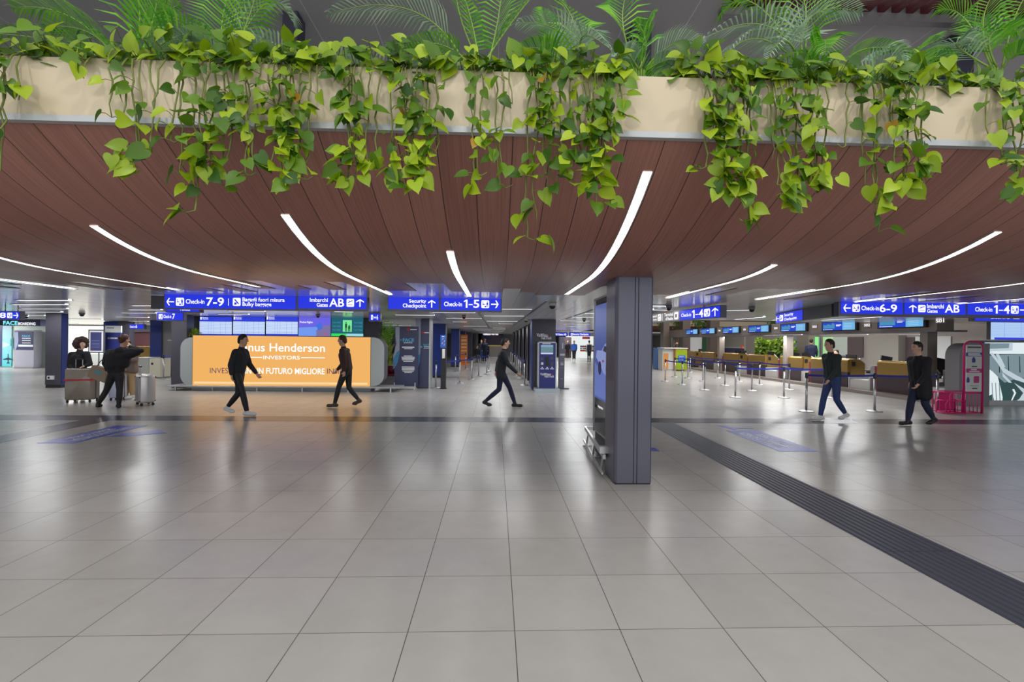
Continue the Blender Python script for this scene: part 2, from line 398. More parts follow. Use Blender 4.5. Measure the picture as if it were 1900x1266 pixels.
# wood soffit: planks that sweep up to the planter, each ending at its own depth
rnd = random.Random(3)
mb = MB(); ends = {}
j0, j1 = -52, 62
ysteps = [3.066, 3.15, 3.3, 3.45, 3.6, 3.8, 4.0, 4.2, 4.45, 4.7, 5.0, 5.3, 5.6]
for j in range(j0, j1):
    xa = -1.468+0.262*j; xb = xa+0.262
    e = rnd.choice([5.95, 6.4, 6.9, 7.4]); 
    if -0.7 < xa < 0.2 or 0.6 < xa < 1.3: e = 7.2 if xa > .6 else rnd.choice([6.4, 6.9])
    ends[j] = e
    ys = ysteps+[e]
    vs = [(x, y, soffit(y)) for y in ys for x in (xa, xb)]
    mb.add(vs, [(2*i, 2*i+2, 2*i+3, 2*i+1) for i in range(len(ys)-1)], 0, True)
    mb.add([(xa, e, FLATZ), (xb, e, FLATZ), (xb, e, FLATZ+.02), (xa, e, FLATZ+.02)], [(0, 1, 2, 3)])
struct('ceiling_wood', mb, M_WOOD, 'brown wood plank soffit sweeping up to the planter', 'ceiling')
mb = MB(); mb.box(-46, 5.8, 5.65, 61, FLATZ+.006, FLATZ+.1); mb.box(5.8, 46, 5.65, 14.3, FLATZ+.006, FLATZ+.1); mb.box(5.8, 46, 34.6, 61, FLATZ+.006, FLATZ+.1)
struct('ceiling_metal', mb, M_CEIL, 'flat glossy grey metal strip ceiling over the hall', 'ceiling')
# dark expansion joints of the flat ceiling
def ceil_pt(x, y): return fl(x, y, FLATZ+.004)
mb = MB()
for a, b in (((884, 576), (912, 613)), ((1013, 560), (936, 617)), ((795, 574), (870, 606)), ((1050, 592), (1100, 575))):
    mb.bar(ceil_pt(*a), ceil_pt(*b), 0.04, 0.01)
struct('trim_4', mb, M_CHAR, 'thin dark joints in the flat metal ceiling', 'ceiling joint')
# hall walls
struct('wall_back', MB().box(-46, 3.4, 50, 50.3, 0, 2.4), mat('grey_wall', (128, 126, 130), 0.6, noise=.05), 'grey back wall at the far end of the hall', 'wall')
struct('wall_left', MB().box(-46.3, -46, -2, 50, 0, 2.5), MATS['grey_wall'], 'grey side wall beyond the far left columns', 'wall')
struct('wall_right', MB().box(16.6, 16.9, 12.6, 62, 0, 2.75), mat('taupe_wall', (136, 128, 124), 0.5, .1, noise=.04), 'taupe panelled wall behind the check-in desks', 'wall')
struct('wall_side', MB().box(15.6, 34, 12.7, 12.9, 0, 2.39), MATS['taupe_wall'], 'taupe wall continuing past the photo light box at the right', 'wall')
struct('wall_far', MB().box(3.4, 48, 61, 61.3, 0, 7), MATS['grey_wall'], 'wall at the far end beyond the open court', 'wall')
# upper level, seen above the planter
mu = bpy.data.materials.new('upper_ceiling'); mu.use_nodes = True; nt = mu.node_tree; b = nt.nodes['Principled BSDF']
g = N(nt, 'ShaderNodeNewGeometry'); sp = N(nt, 'ShaderNodeSeparateXYZ'); nt.links.new(g.outputs['Position'], sp.inputs[0])
d = math_node(nt, 'ABSOLUTE', math_node(nt, 'SUBTRACT', math_node(nt, 'FRACT', math_node(nt, 'DIVIDE', sp.outputs[0], 1.05)), 0.5))
mx = N(nt, 'ShaderNodeMix', data_type='RGBA'); nt.links.new(math_node(nt, 'GREATER_THAN', d, .492), mx.inputs[0]); mx.inputs[6].default_value = lin((170, 168, 168)); mx.inputs[7].default_value = lin((205, 205, 208))
nt.links.new(mx.outputs[2], b.inputs['Base Color']); b.inputs['Roughness'].default_value = .6
struct('ceiling_upper', MB().box(-40, 3.6, 4.2, 61, 7.0, 7.2).box(3.6, 40, 7.2, 61, 7.0, 7.2), mu, 'dark grey upper ceiling with thin lines above the palms', 'ceiling')
mb = MB(); mb.box(3.55, 20, 7.08, 7.2, 6.9, 7.2); struct('trim_5', mb, M_GREYM, 'grey edge beam of the upper ceiling', 'beam')
t = thing('louvre_ceiling', 'dark red louvre bank at the top right edge of the upper ceiling', 'louvre', (8, 6.3, 7.1))
mb = MB()
for i in range(60): x = 3.7+i*.24; mb.box(x, x+.12, 5.2, 7.07, 7.02, 7.14)
mb.build('slats', mat('oxblood', (92, 22, 30), .5), t)
MB().box(3.6, 18.2, 5.1, 5.2, 7.0, 7.2).build('carrier_beam', M_CHAR, t)
for px, w, nm in ((543, .24, 'dark upper-level column above the left half of the planter'), (1187, .34, 'dark upper-level column among the palms at centre right'), (1775, .42, 'dark upper-level column at the far right of the planter')):
    p = atY(px, 60, 7.6); o = MB().box(p.x-w/2, p.x+w/2, 7.5, 7.8, 2.6, 7.0).build('column', mat('upper_column', (52, 50, 66), .5)); tag(o, nm, 'column', kind='structure')

# ---------------------------------------------------------------- curved light strips in the wood soffit
def strip(xw, y0, y1, label, w=.07):
    ys = []; n = 18
    for i in range(n+1): ys.append(y0+(y1-y0)*i/n)
    t = thing('ceiling_light_strip', label, 'ceiling light', (xw, (y0+y1)/2, soffit((y0+y1)/2)), 'curved light strips in the wood soffit')
    mb = MB(); 
    vs = [(x, y, soffit(y)-.004) for y in ys for x in (xw-w/2, xw+w/2)]
    mb.add(vs, [(2*i, 2*i+2, 2*i+3, 2*i+1) for i in range(n)], 0, True); mb.build('diffuser', M_LED, t)
    mb = MB()
    for sx in (-1, 1):
        a, b = xw+sx*w/2, xw+sx*(w/2+.007)
        a, b = min(a, b), max(a, b)
        vs = [(x, y, soffit(y)-dz) for y in ys for x in (a, b) for dz in (.0, .007)]
        f = []
        for i in range(n):
            k = 4*i
            f += [(k, k+4, k+5, k+1), (k+2, k+3, k+7, k+6), (k+1, k+5, k+7, k+3)]
        mb.add(vs, f)
    mb.build('frame', M_SILVER, t)
for xw, y0, y1, l in ((-4.96, 3.9, 7.25, 'long curved light strip leaving the left edge, ending before the blue gates sign'),
    (-3.41, 3.95, 6.65, 'curved light strip starting above the suitcase travellers, second from the left edge'),
    (-1.727, 3.75, 7.5, 'curved light strip pointing at the gap between the two blue signs'),
    (-.44, 4.3, 7.6, 'short light strip above the security checkpoint sign'),
    (1.10, 3.27, 7.05, 'brightest curved light strip just beside the dark column'),
    (2.83, 4.5, 7.4, 'short curved light strip just behind the column on the right side'),
    (4.37, 3.78, 7.45, 'long curved light strip at the right, over the check-in signs'),
    (6.2, 4.2, 7.6, 'thin light strip at the right edge above the gates sign'),
    (8.1, 4.4, 7.8, 'farthest thin light strip leaving the right edge'),
    (-6.6, 4.4, 7.35, 'thin light strip at the left edge behind the long one'),
    (-8.3, 4.4, 7.6, 'farthest short light strip leaving the left edge')):
    strip(xw, y0, y1, l)

# ---------------------------------------------------------------- planter over the soffit
t = thing('planter', 'long cream planter trough with grey metal lip carrying trailing plants', 'planter', (0, YF0, 3.03))
mb = MB(); mb.box(-9, 9, YF0, YF0+.03, 3.065, 3.445); mb.build('front_panel', mat('cream_panel', (192, 177, 150), .45), t)
mb = MB(); mb.box(-9, 9, YF0-.015, YF0+.03, 3.025, 3.065); mb.build('metal_lip', M_SILVER, t)
mb = MB(); mb.box(-9, 9, YF0+.03, 4.0, 3.30, 3.38); mb.box(-9, 9, 4.0, 4.03, 3.30, 3.45); mb.build('trough', M_CHAR, t)
mb = MB(); mb.box(-9, 9, YF0+.03, 4.0, 3.38, 3.40); mb.build('soil', mat('soil', (48, 38, 30), .9, noise=.3, bump=.5), t)
# ---------------------------------------------------------------- linear lights and domes of the flat ceiling
ORD = ['first', 'second', 'third', 'fourth', 'fifth', 'sixth', 'seventh', 'eighth', 'ninth', 'tenth', 'eleventh', 'twelfth', 'thirteenth', 'fourteenth']
def tube_light(a, b, label, z=FLATZ, grp='linear lights in the flat ceiling', w=.075):
    p, q = fl(*a, z), fl(*b, z)
    t = thing('linear_ceiling_light', label, 'ceiling light', (p+q)/2, grp)
    mb = MB(); mb.bar(p-Vector((0, 0, .004)), q-Vector((0, 0, .004)), w, .012); mb.build('diffuser', M_TUBE, t)
    d = (q-p).normalized(); s = Vector((-d.y, d.x, 0))
    mb = MB()
    for k in (-1, 1): mb.bar(p+s*k*(w/2+.012), q+s*k*(w/2+.012), .02, .02)
    mb.build('housing', M_SILVER, t)
    l = area('tube_lamp', (p+q)/2-Vector((0, 0, .014)), (p+q)/2-Vector((0, 0, 2)), 1, 1, TUBE_W*tube_f(p.y, p.x)*max(1.2, (q-p).length), (.97, .98, 1.0))
    l.data.size = (q-p).length; l.data.size_y = w; l.rotation_euler = (0, 0, math.atan2(d.y, d.x))
TUBE_W = 27.0
def tube_f(y, x=0):
    if abs(x) < 3 and y > 13: return .55
    return .10 if y < 10 else (.26 if y < 13 else (.7 if y < 18 else (3.2 if x < -22 else 1.5)))
for area_name, segs in (
  ('left-hand passage', [((33, 557), (130, 557)), ((24, 565), (124, 565)), ((40, 572.5), (126, 573)), ((45, 578.5), (115, 579)), ((30, 585), (84, 585.5)), ((128, 592), (190, 592.5))]),
  ('passage behind the left blue pillars', [((246, 567), (290, 567)), ((240, 574.5), (300, 575)), ((226, 580.5), (290, 581)), ((214, 588), (276, 589)), ((240, 596), (275, 596.5)), ((240, 601), (268, 601.5))]),
  ('ceiling above the departure screens', [((425, 576.5), (492, 577.5)), ((621, 578), (655, 578.5)), ((405, 583), (462, 583.5))]),
  ('fast-track lane', [((928, 573), (987, 573.5)), ((802, 579.5), (881, 580)), ((734, 584.2), (806, 584.8)), ((898, 585.8), (972, 586.4)), ((828, 590.4), (893, 590.8)), ((903, 595.8), (960, 596.3)), ((840, 597), (866, 597.4)), ((926, 600.5), (951, 601)), ((860, 605.3), (903, 605.7)), ((915, 608.5), (938, 608.8))]),
  ('ceiling beyond the screen totem', [((1085, 581), (1104, 581)), ((1062, 588), (1112, 588.5)), ((1040, 595), (1095, 595.5)), ((1045, 601), (1095, 601.4)), ((1050, 605), (1085, 605.4))]),
  ('ceiling over the check-in queue', [((1200, 567), (1236, 567.3)), ((1341, 576), (1399, 575)), ((1212, 574.5), (1240, 575))]),
  ('ceiling edge by the desks', [((1364, 592.6), (1418, 588)), ((1433, 593.8), (1511, 589)), ((1524, 594), (1636, 587.5))])):
    for i, (a, b) in enumerate(segs):
        tube_light(a, b, f'slim white light, {ORD[i]} nearest in the {area_name}')
def added_tube_at(x, y, L, label):
    p = Vector((x-L/2, y, FLATZ)); q = Vector((x+L/2, y, FLATZ))
    f = globals()['fl']; globals()['fl'] = lambda a, b, z=0: Vector((a, b, z))
    tube_light((p.x, p.y), (q.x, q.y), label); globals()['fl'] = f
for i, (x, y) in enumerate(((-.4, 28), (-.4, 32), (-.4, 36.5), (-.4, 41))): added_tube_at(x, y, 2.0, f'added short white light at the far end of the fast-track lane, {ORD[i]} of four')  # extra tubes added to brighten the deep end of the lane
for i, (x, y) in enumerate(((4.2, 32), (5.5, 37), (6.5, 42), (7, 46))): added_tube_at(x, y, 2.6, f'added distant white light over the shop approach, {ORD[i]} of four')  # extra tubes added to lift the dark shop approach
for i, (x, y) in enumerate(((-25.5, 21), (-27, 23), (-24.5, 26.2), (-19, 25.5), (-19, 28), (-5.5, 19), (-5.5, 23), (-9, 21))): added_tube_at(x, y, 2.4, f'added distant ceiling light deep in the left half of the hall, {ORD[i]} of eight')  # extra tubes added to brighten the dark left depth
for i, (px, py, nm) in enumerate([(152, 582, 'dome camera hanging in front of the bright wall at the left'), (48, 587, 'dome camera by the left-edge number sign'), (1025, 564, 'dome camera before the dark fast-track pillar'), (861, 587, 'small dark dome in the middle of the fast-track ceiling'),
        (976, 594, 'small dome camera beside the row of dark partitions'), (1241, 568, 'dark dome above the grey hanging sign'), (1084, 592.5, 'dome camera behind the screen totem'), (1395, 571, 'flat dark sensor over the check-in queue'), (590, 585, 'small round detector above the green screen')]):
    p = fl(px, py-2, FLATZ); r = .075 if i < 3 else .06
    t = thing('dome_camera', nm, 'camera', p, 'dome cameras on the ceiling')
    MB().lathe([(r, 0), (r, -.05), (r*.9, -.06)], p, 16).build('mount', M_OFFW if i in (2, 4) else M_GREYM, t)
    MB().ell(p+Vector((0, 0, -.07)), (r*.8, r*.8, r*.75), 12, 8).build('dome', M_GLOSSB, t)

# ---------------------------------------------------------------- columns
t = thing('column', 'big dark grey metal-clad square column standing in the foreground', 'column', (1.6, 5.35, 0)); t['kind'] = 'structure'
cx0, cx1, cy0, cy1, ct = 1.383, 1.815, 5.145, 5.60, 2.41
mb = MB(); fr = Fr((0, 0, 0), (1, 0, 0), (0, 1, 0))
pts = [(cx0+.03, cy0), (1.596, cy0), (1.600, cy0+.012), (1.604, cy0+.012), (1.608, cy0), (1.634, cy0), (1.638, cy0+.014), (1.644, cy0+.014), (1.648, cy0), (cx1-.02, cy0), (cx1, cy0+.02), (cx1, cy1), (cx0, cy1), (cx0, cy0+.06), (cx0+.008, cy0+.02)]
mb.prism(pts, fr, .02, ct); mb.build('cladding', M_DARKM, t)
MB().box(cx0+.01, cx1-.01, cy0+.012, cy1-.01, 0, .03).build('plinth', M_BLACK, t)

def pillar(name, label, x0, x1, y0, y1, faces, z1=2.383, kind='structure', extra=None):
    """faces: body material, then (side, material) cladding panels"""
    t = thing('column', label, 'column', ((x0+x1)/2, (y0+y1)/2, 0)); t['kind'] = kind
    MB().box(x0, x1, y0, y1, .1, z1).build('cladding', faces[0], t)
    MB().box(x0+.01, x1-.01, y0+.01, y1-.01, 0, .1).build('plinth', M_BLACK, t)
    for side, m in faces[1:]:
        e = .012
        if side == 'S': MB().box(x0+.02, x1-.02, y0-e, y0, .12, z1-.02).build('front_panel', m, t)
        if side == 'E': MB().box(x1, x1+e, y0+.02, y1-.02, .12, z1-.02).build('side_panel', m, t)
        if side == 'W': MB().box(x0-e, x0, y0+.02, y1-.02, .12, z1-.02).build('side_panel', m, t)
    return t
xa_, xb_ = atY(84, 650, 14.88).x, atY(113, 650, 14.88).x
c = pillar('', 'dark grey column with a blue side and a white socket at the far left', xa_, xb_, 14.88, atX(126, 650, xb_).y, [M_CHAR, ('E', M_BLUEP)])
p = atY(95, 701, 14.87); MB().box(p.x-.10, p.x+.09, 14.83, 14.88, p.z-.06, p.z+.06).box(p.x-.06, p.x-.01, 14.82, 14.83, p.z-.03, p.z+.03, 1).build('socket_box', [M_WHITE, M_BLACK], c)
pillar('', 'column with blue front panel behind the woman in black', atY(194, 650, 22).x, atY(240, 650, 22).x, 22.0, 22.3, [M_CHAR])
o = MB().box(atY(194, 650, 22).x, atY(218, 650, 22).x, 21.93, 22.0, .12, 2.36).build('front_panel', M_BLUEP, bpy.data.objects['column.004'] if False else [x for x in S.objects if x.get('label') == 'column with blue front panel behind the woman in black'][0])
pillar('', 'column with deep blue front panel left of the check-in 7 sign', atY(278, 650, 19.7).x, atY(300, 650, 19.7).x, 19.7, 20.0, [M_CHAR, ('S', M_BLUEP)])
pillar('', 'grey column just behind the blue panel near the check-in 7 sign', atY(300.5, 650, 19.75).x, atY(319, 650, 19.75).x, 19.75, 20.0, [M_GREYM])
pillar('', 'dark grey column behind the rounded end of the orange light box', atY(318, 650, 15.15).x, atY(346, 650, 15.15).x, 15.15, 15.5, [M_CHAR])
pillar('', 'nearest blue pillar beside the hand sanitizer stand', -2.76, -2.2, 20.0, 20.6, [M_CHAR, ('S', M_BLUEP)])
pillar('', 'second blue pillar deeper in the fast-track lane', -2.78, -2.27, 28.4, 29.0, [M_CHAR, ('S', M_BLUEP)])
pillar('', 'third blue pillar behind the orange notice', -2.75, -2.3, 34.5, 35.0, [M_CHAR, ('S', M_BLUEP)])
pillar('', 'dark pillar at the left end of the pale fast-track wall', -2.62, -2.0, 38.5, 39.0, [M_CHAR])
# fast-track partitions receding on the right of the lane
for i, (y, xw) in enumerate([(17.1, 1.36), (19.6, 1.37), (22.4, 1.37), (26.0, 1.39), (30.5, 1.40), (36.0, 1.42)]):
    t = thing('partition_panel', f'{ORD[i]} dark partition from the near end of the fast-track lane', 'partition', (xw, y, 0), 'dark partitions along the fast-track lane')
    MB().box(xw, xw+.06, y-.75, y+.75, .04, 2.3).build('panel', mat('dark_partition', (50, 46, 54), .3), t)
    MB().box(xw-.02, xw+.1, y+.68, y+.75, 0, 2.38).build('post', M_CHAR, t)
    MB().box(xw-.02, xw+.1, y-.75, y-.70, 0, 2.38).build('post', M_CHAR, t)
# pillar with the fast-track lettering
t = thing('column', 'navy pillar lettered in white beside the blue ticket kiosk', 'column', (1.6, 15.4, 0)); t['kind'] = 'structure'
MB().box(1.23, 2.02, 15.12, 15.75, .06, 2.383).build('cladding', mat('dark_navy', (38, 36, 54), .35), t)
MB().box(1.215, 1.245, 15.10, 15.75, .06, 2.383).build('edge_trim', M_BLUEP, t)
MB().box(1.26, 1.98, 15.14, 15.7, 0, .06).build('plinth', M_BLACK, t)
F = YF(15.115); mb = MB()
letter(mb, F, 'ViaMilano', *F.bb(995.5, 619, 1017.5, 625)); letter(mb, F, 'FastTrack', *F.bb(1004.5, 624.5, 1023.5, 630)); x = F.bb(1015.8, 621.5, 1018.2, 623.8); mb.rect(F, *x, c=.005, mi=1)
mb.build('lettering', [M_WLET, M_RED], t)
# ---------------------------------------------------------------- hanging signs
def sign_mark(F, c, bb, p, m):
    mb = MB(); nm = 'lettering'
    if c[0] == 'arrow': arrow(mb, F, *bb, c[5]); nm = 'arrow'
    elif c[0] == 'icon': icon(mb, F, *bb, c[5]); nm = 'pictogram'
    elif c[0] == 'bar': mb.rect(F, *bb, c=.004); nm = 'divider'
    else: letter(mb, F, c[0], *bb, bold=.018)
    mb.build(nm, [M_SIGNW, m], p)
def hanging(label, box, Y0, panels, depth=.12, frame=M_DARKM, roots=(), cat='sign', up=FLATZ, fr=None, name='hanging_sign', hang=True):
    """box = pixel corners of the whole sign on depth Y0"""
    F = YF(Y0); a0, b0, a1, b1 = F.bb(*box)
    t = thing(name, label, cat, ((a0+a1)/2, Y0, b0), 'blue hanging direction signs')
    MB().box(a0-.015, a1+.015, Y0+.006, Y0+depth, b0-.012, b1+.012).build('housing', frame, t)
    if hang:
        for k in (.12, .5, .88):
            x = a0+(a1-a0)*k; MB().tube([(x, Y0+depth/2, b1), (x, Y0+depth/2, up+.004)], .012, 6).build('hanger', M_STEEL, t)
    for i, (px, content) in enumerate(panels):
        q = F.bb(px[0], px[1], px[2], px[3])
        p = MB().prism([(q[0], q[1]), (q[2], q[1]), (q[2], q[3]), (q[0], q[3])], F, -.004, .0).build('sign_panel', M_SIGNB, t)
        for c in content: sign_mark(F, c, F.bb(*c[1:5]), p, M_SIGNB)
    return t
def zc(ox, oy, s):   # zoomed-crop coordinates -> photograph
    def f(x0, y0, x1, y1): return (ox+x0/s, oy+y0/s, ox+x1/s, oy+y1/s)
    return f
z = zc(280, 520, 3.958)
t = hanging('long blue sign to check-in 7-9, bulky baggage and gates A B, left of centre', z(100, 118, 1585, 207), 8.08, [
    (z(102, 119, 1064, 203), [('arrow', *z(115, 132, 172, 186), 'L'), ('icon', *z(184, 130, 245, 189), 'checkin'), ('Check-in', *z(257, 141, 394, 173)), ('7-9', *z(407, 128, 538, 190)), ('bar', *z(568, 136, 573, 188)), ('icon', *z(602, 131, 660, 190), 'bag'), ('Bagagli fuori misura', *z(673, 131, 983, 166)), ('Bulky baggage', *z(673, 165, 886, 199))]),
    (z(1081, 123, 1583, 207), [('Imbarchi', *z(1168, 132, 1300, 160)), ('Gates', *z(1218, 168, 1300, 196)), ('AB', *z(1310, 136, 1420, 195)), ('icon', *z(1437, 138, 1493, 196), 'plane'), ('arrow', *z(1507, 140, 1565, 196), 'U')])])
a = atY(281, 549, 8.1); b = atY(305, 573, 8.1)
MB().box(a.x, b.x, 8.09, 8.2, b.z, a.z).build('end_box', M_CHAR, t)
z = zc(680, 520, 4.868)
hanging('blue sign to the security checkpoint and check-in 1-5 in the middle', z(195, 158, 1217, 270), 8.03, [
    (z(197, 161, 652, 260), [('Security', *z(385, 174, 540, 213)), ('Checkpoint', *z(328, 214, 540, 258)), ('arrow', *z(556, 180, 623, 249), 'U')]),
    (z(672, 168, 1214, 269), [('Check-in', *z(700, 197, 863, 236)), ('1-5', *z(877, 178, 1020, 250)), ('icon', *z(1037, 183, 1109, 253), 'checkin'), ('arrow', *z(1125, 184, 1194, 253), 'R')])])
z = zc(1520, 520, 4.221)
t = hanging('long blue sign to check-in 6-9, gates A B and check-in 1-4 at the right', (1558, 561.5, 1926, 585), 7.66, [
    (z(170, 178, 655, 262), [('arrow', *z(187, 190, 246, 248), 'L'), ('icon', *z(258, 190, 318, 248), 'checkin'), ('Check-in', *z(329, 203, 466, 236)), ('6-9', *z(470, 190, 609, 251)), ]),
    (z(667, 182, 1146, 266), [('arrow', *z(702, 194, 761, 252), 'U'), ('icon', *z(773, 195, 832, 251), 'plane'), ('Imbarchi', *z(843, 190, 975, 221)), ('Gates', *z(843, 228, 926, 256)), ('AB', *z(982, 193, 1098, 254))]),
    (z(1162, 186, 1713, 271), [('Check-in', *z(1220, 213, 1354, 246)), ('1-4', *z(1365, 198, 1490, 262)), ('icon', *z(1500, 203, 1560, 263), 'checkin'), ('arrow', *z(1570, 208, 1632, 262), 'R')])])
hanging('second blue check-in 5 sign hung behind the long right-hand sign', z(1218, 262, 1720, 318), 9.6, [
    (z(1220, 262, 1718, 317), [('Check-in', *z(1338, 274, 1456, 303)), ('5', *z(1465, 258, 1502, 304)), ('icon', *z(1513, 258, 1573, 304), 'checkin')])], hang=True)
# grey box with the security sign, running back from the long right-hand sign
P0, P1 = Vector((6.87, 10.9, 0)), Vector((5.93, 7.72, 0)); d = (P1-P0)
def angled(name, label, P0, P1, z0, z1, spans, frame, depth=.12, hang=True):
    d = (P1-P0); L = d.length; u = d/L
    F = Fr((P0.x, P0.y, 0), u, (0, 0, 1)); t = thing(name, label, 'sign', (P0+P1)/2+Vector((0, 0, z0)), 'blue hanging direction signs')
    mb = MB(); mb.prism([(-.015, z0-.012), (L+.015, z0-.012), (L+.015, z1+.012), (-.015, z1+.012)], F, -depth, -.006); mb.build('housing', frame, t)
    if hang:
        mb = MB()
        for k in (.15, .85):
            MB().tube([F.p(L*k, z1, -depth/2), F.p(L*k, FLATZ+.004, -depth/2)], .012, 6).build('hanger', M_STEEL, t)
    H = z1-z0
    for s0, s1, m, content in spans:
        p = MB().prism([(L*s0+.008, z0), (L*s1-.008, z0), (L*s1-.008, z1), (L*s0+.008, z1)], F, -.006, 0).build('sign_panel', m, t)
        w = L*(s1-s0); a = L*s0
        for c in content: sign_mark(F, c, (a+w*c[1], z0+H*c[2], a+w*c[3], z0+H*c[4]), p, m)
    return t
angled('hanging_sign', 'angled blue security checkpoint sign on a dark box left of check-in 6-9', Vector((6.87, 10.85, 0)), Vector((5.99, 7.87, 0)), 2.155, 2.365,
    [(0, .565, M_SIGNB, [('arrow', .02, .22, .15, .78, 'L'), ('icon', .18, .16, .32, .84, 'bag'), ('Security', .36, .52, .70, .92), ('Checkpoint', .36, .06, .82, .46)])], M_CHAR, hang=False)
angled('hanging_sign', 'angled grey-and-blue sign reading check-in 1-4 just right of the column', Vector((3.62, 12.3, 0)), Vector((4.17, 8.25, 0)), 2.135, 2.345,
    [(0, .275, M_SIGNG, [('Sala Amica', .10, .55, .72, .86), ('Special assistance', .02, .12, .72, .45), ('icon', .76, .15, .93, .85, 'x')]),
     (.275, .465, M_SIGNG, [('bar', .02, .12, .05, .88), ('Sala Monteverdi', .10, .55, .70, .86), ('ViaMilano lounge', .10, .12, .70, .45), ('icon', .76, .12, .96, .88, 'plane')]),
     (.465, .655, M_SIGNG, [('bar', .02, .12, .05, .88), ('Terminal', .16, .55, .66, .9), ("d'Italia", .24, .12, .66, .45), ('icon', .72, .12, .94, .88, 'x')]),
     (.655, 1, M_SIGNB, [('Check-in', .05, .3, .32, .66), ('1-4', .34, .12, .62, .88), ('icon', .64, .14, .78, .86, 'checkin'), ('arrow', .82, .12, .96, .88, 'U')])], M_DARKM)
# smaller, deeper signs
z = zc(0, 500, 4.221)
hanging('blue check-in 8 arrow sign cut by the left edge', (-26, 578.5, 36, 592), 11.6, [((-25, 579, 35.5, 591.5), [('-8', -8, 580.5, 11.2, 590), ('icon', 13.5, 580.5, 23.2, 590.5, 'checkin'), ('arrow', 25, 580.5, 34.5, 590.5, 'R')])])
hanging('small blue check-in 7 sign hung below the long left sign', (291, 580, 340, 594.5), 12.6, [((291.5, 580.5, 339.5, 594), [('icon', 294.5, 583, 302, 592.5, 'checkin'), ('Check-in', 303.5, 584.5, 318, 590.5), ('7', 319.5, 582.5, 325, 592.5)])])
hanging('blue sign half hidden behind the long left sign', (308, 570, 370, 578.5), 9.6, [((308.5, 570, 369.5, 578), [('Toilets', 333, 570.5, 353, 576.5)])])
hanging('tiny blue check-in 6 sign beside the green screen', (685, 582, 705, 595.5), 12.4, [((685.5, 582.5, 704.5, 595), [('icon', 688.5, 584.5, 692, 593.5, 'checkin'), ('Check-in', 692.5, 587, 698.5, 591), ('6', 699, 584.5, 701.5, 593.5)])])
hanging('distant dark blue check-in 6 sign behind the blue pillars', (240, 602, 267, 610.5), 19, [((240.5, 602.5, 266.5, 610), [('Check-in', 241, 604.5, 250.5, 608.5), ('6', 251.5, 603, 254.5, 609)])])
hanging('distant blue gates A B sign over the shop entrance', (1025, 617.5, 1053, 623.5), 30, [((1025, 618, 1052.5, 623), [('All Gates AB', 1030, 619, 1050.5, 622.6)])])
hanging('distant blue security checkpoint sign over the shop entrance', (1056, 617.5, 1106, 623.5), 30, [((1056.5, 618, 1095, 623), [('icon', 1059, 618.6, 1062.5, 622.8, 'x'), ('Security Checkpoint', 1063, 618.8, 1092, 623.2)])])

# ---------------------------------------------------------------- orange light box
Y = 14.56; F = YF(Y)
q = F.bb(357, 626.3, 687.5, 716.5)
t = thing('light_box', 'long low orange illuminated advertising box with white lettering', 'light box', ((q[0]+q[2])/2, Y+.25, .0))
fra = MB().box(q[0]-.02, q[2]+.02, Y+.01, Y+.5, q[1]-.02, q[3]+.02).build('case', M_DARKM, t)
MORANGE = glow('orange_light_face', (240, 178, 98), 1.0)
pan = MB().prism([(q[0], q[1]), (q[2], q[1]), (q[2], q[3]), (q[0], q[3])], F, -.01, .002).build('display_face', MORANGE, t)
mb = MB(); z = zc(340, 570, 4.75)
LBM = [M_SIGNW, glow('purple_letter', (92, 62, 92), 1.0), glow('pale_line', (250, 214, 160), 1.0)]
letter(mb, F, 'Janus Henderson', *F.bb(*z(485, 325, 1250, 412)), bold=.01); letter(mb, F, 'INVESTORS', *F.bb(*z(706, 431, 1028, 460)), bold=.01)
mb.rect(F, *F.bb(*z(485, 441, 697, 446)), c=.004); mb.rect(F, *F.bb(*z(1040, 445, 1248, 450)), c=.004); mb.build('brand_lettering', LBM, pan)
mb = MB(); letter(mb, F, 'IN UN FUTURO MIGLIORE', *F.bb(*z(545, 541, 1247, 588)), bold=.014); mb.build('slogan_lettering', LBM, pan)
for wd, bx in (('INVESTIRE', (235, 538, 522, 584)), ('INSIEME', (1268, 544, 1490, 588))): mb = MB(); letter(mb, F, wd, *F.bb(*z(*bx)), mi=1, bold=0.0); mb.build('slogan_lettering', LBM, pan, 'purple slogan word')
mb = MB(); mb.rect(F, *F.bb(*z(95, 668, 1625, 675)), c=.004, mi=2); mb.build('footer_line', LBM, pan)
MCAP = mat('pale_grey_laminate', (176, 184, 186), .4)
for side in (0, 1):
    q2 = F.bb(334, 626.3, 357, 716) if side == 0 else F.bb(687.5, 627, 713, 717)
    a0, b0, a1, b1 = q2; R = .34; pts = rr(a0, b0, a1+R if side == 0 else a1, b1, R, 8) if side == 0 else rr(a0-R, b0, a1, b1, R, 8)
    pts = [(min(x, a1), y) for x, y in pts] if side == 0 else [(max(x, a0), y) for x, y in pts]
    MB().prism(pts, F, -.5, -.03).build('end_cap_edge', M_GREYM, t)
    MB().prism(pts, F, -.03, .0).build('end_cap', MCAP, t)
mb = MB(); b0 = F.bb(318, 716.5, 735, 719)
MB().box(b0[0], b0[2]+.15, Y-.28, Y+.55, .12, .155).build('bench_shelf', M_SILVER, t)
b1 = F.bb(356, 718, 688, 725.5)
MB().box(b1[0], b1[2], Y-.02, Y+.5, 0, .12).build('plinth', MCAP, t)
for px in (326, 395, 477, 561, 646, 725):
    p = atY(px, 720, Y-.2); MB().box(p.x-.02, p.x+.02, Y-.22, Y-.18, 0, .12).build('leg', M_STEEL, t)

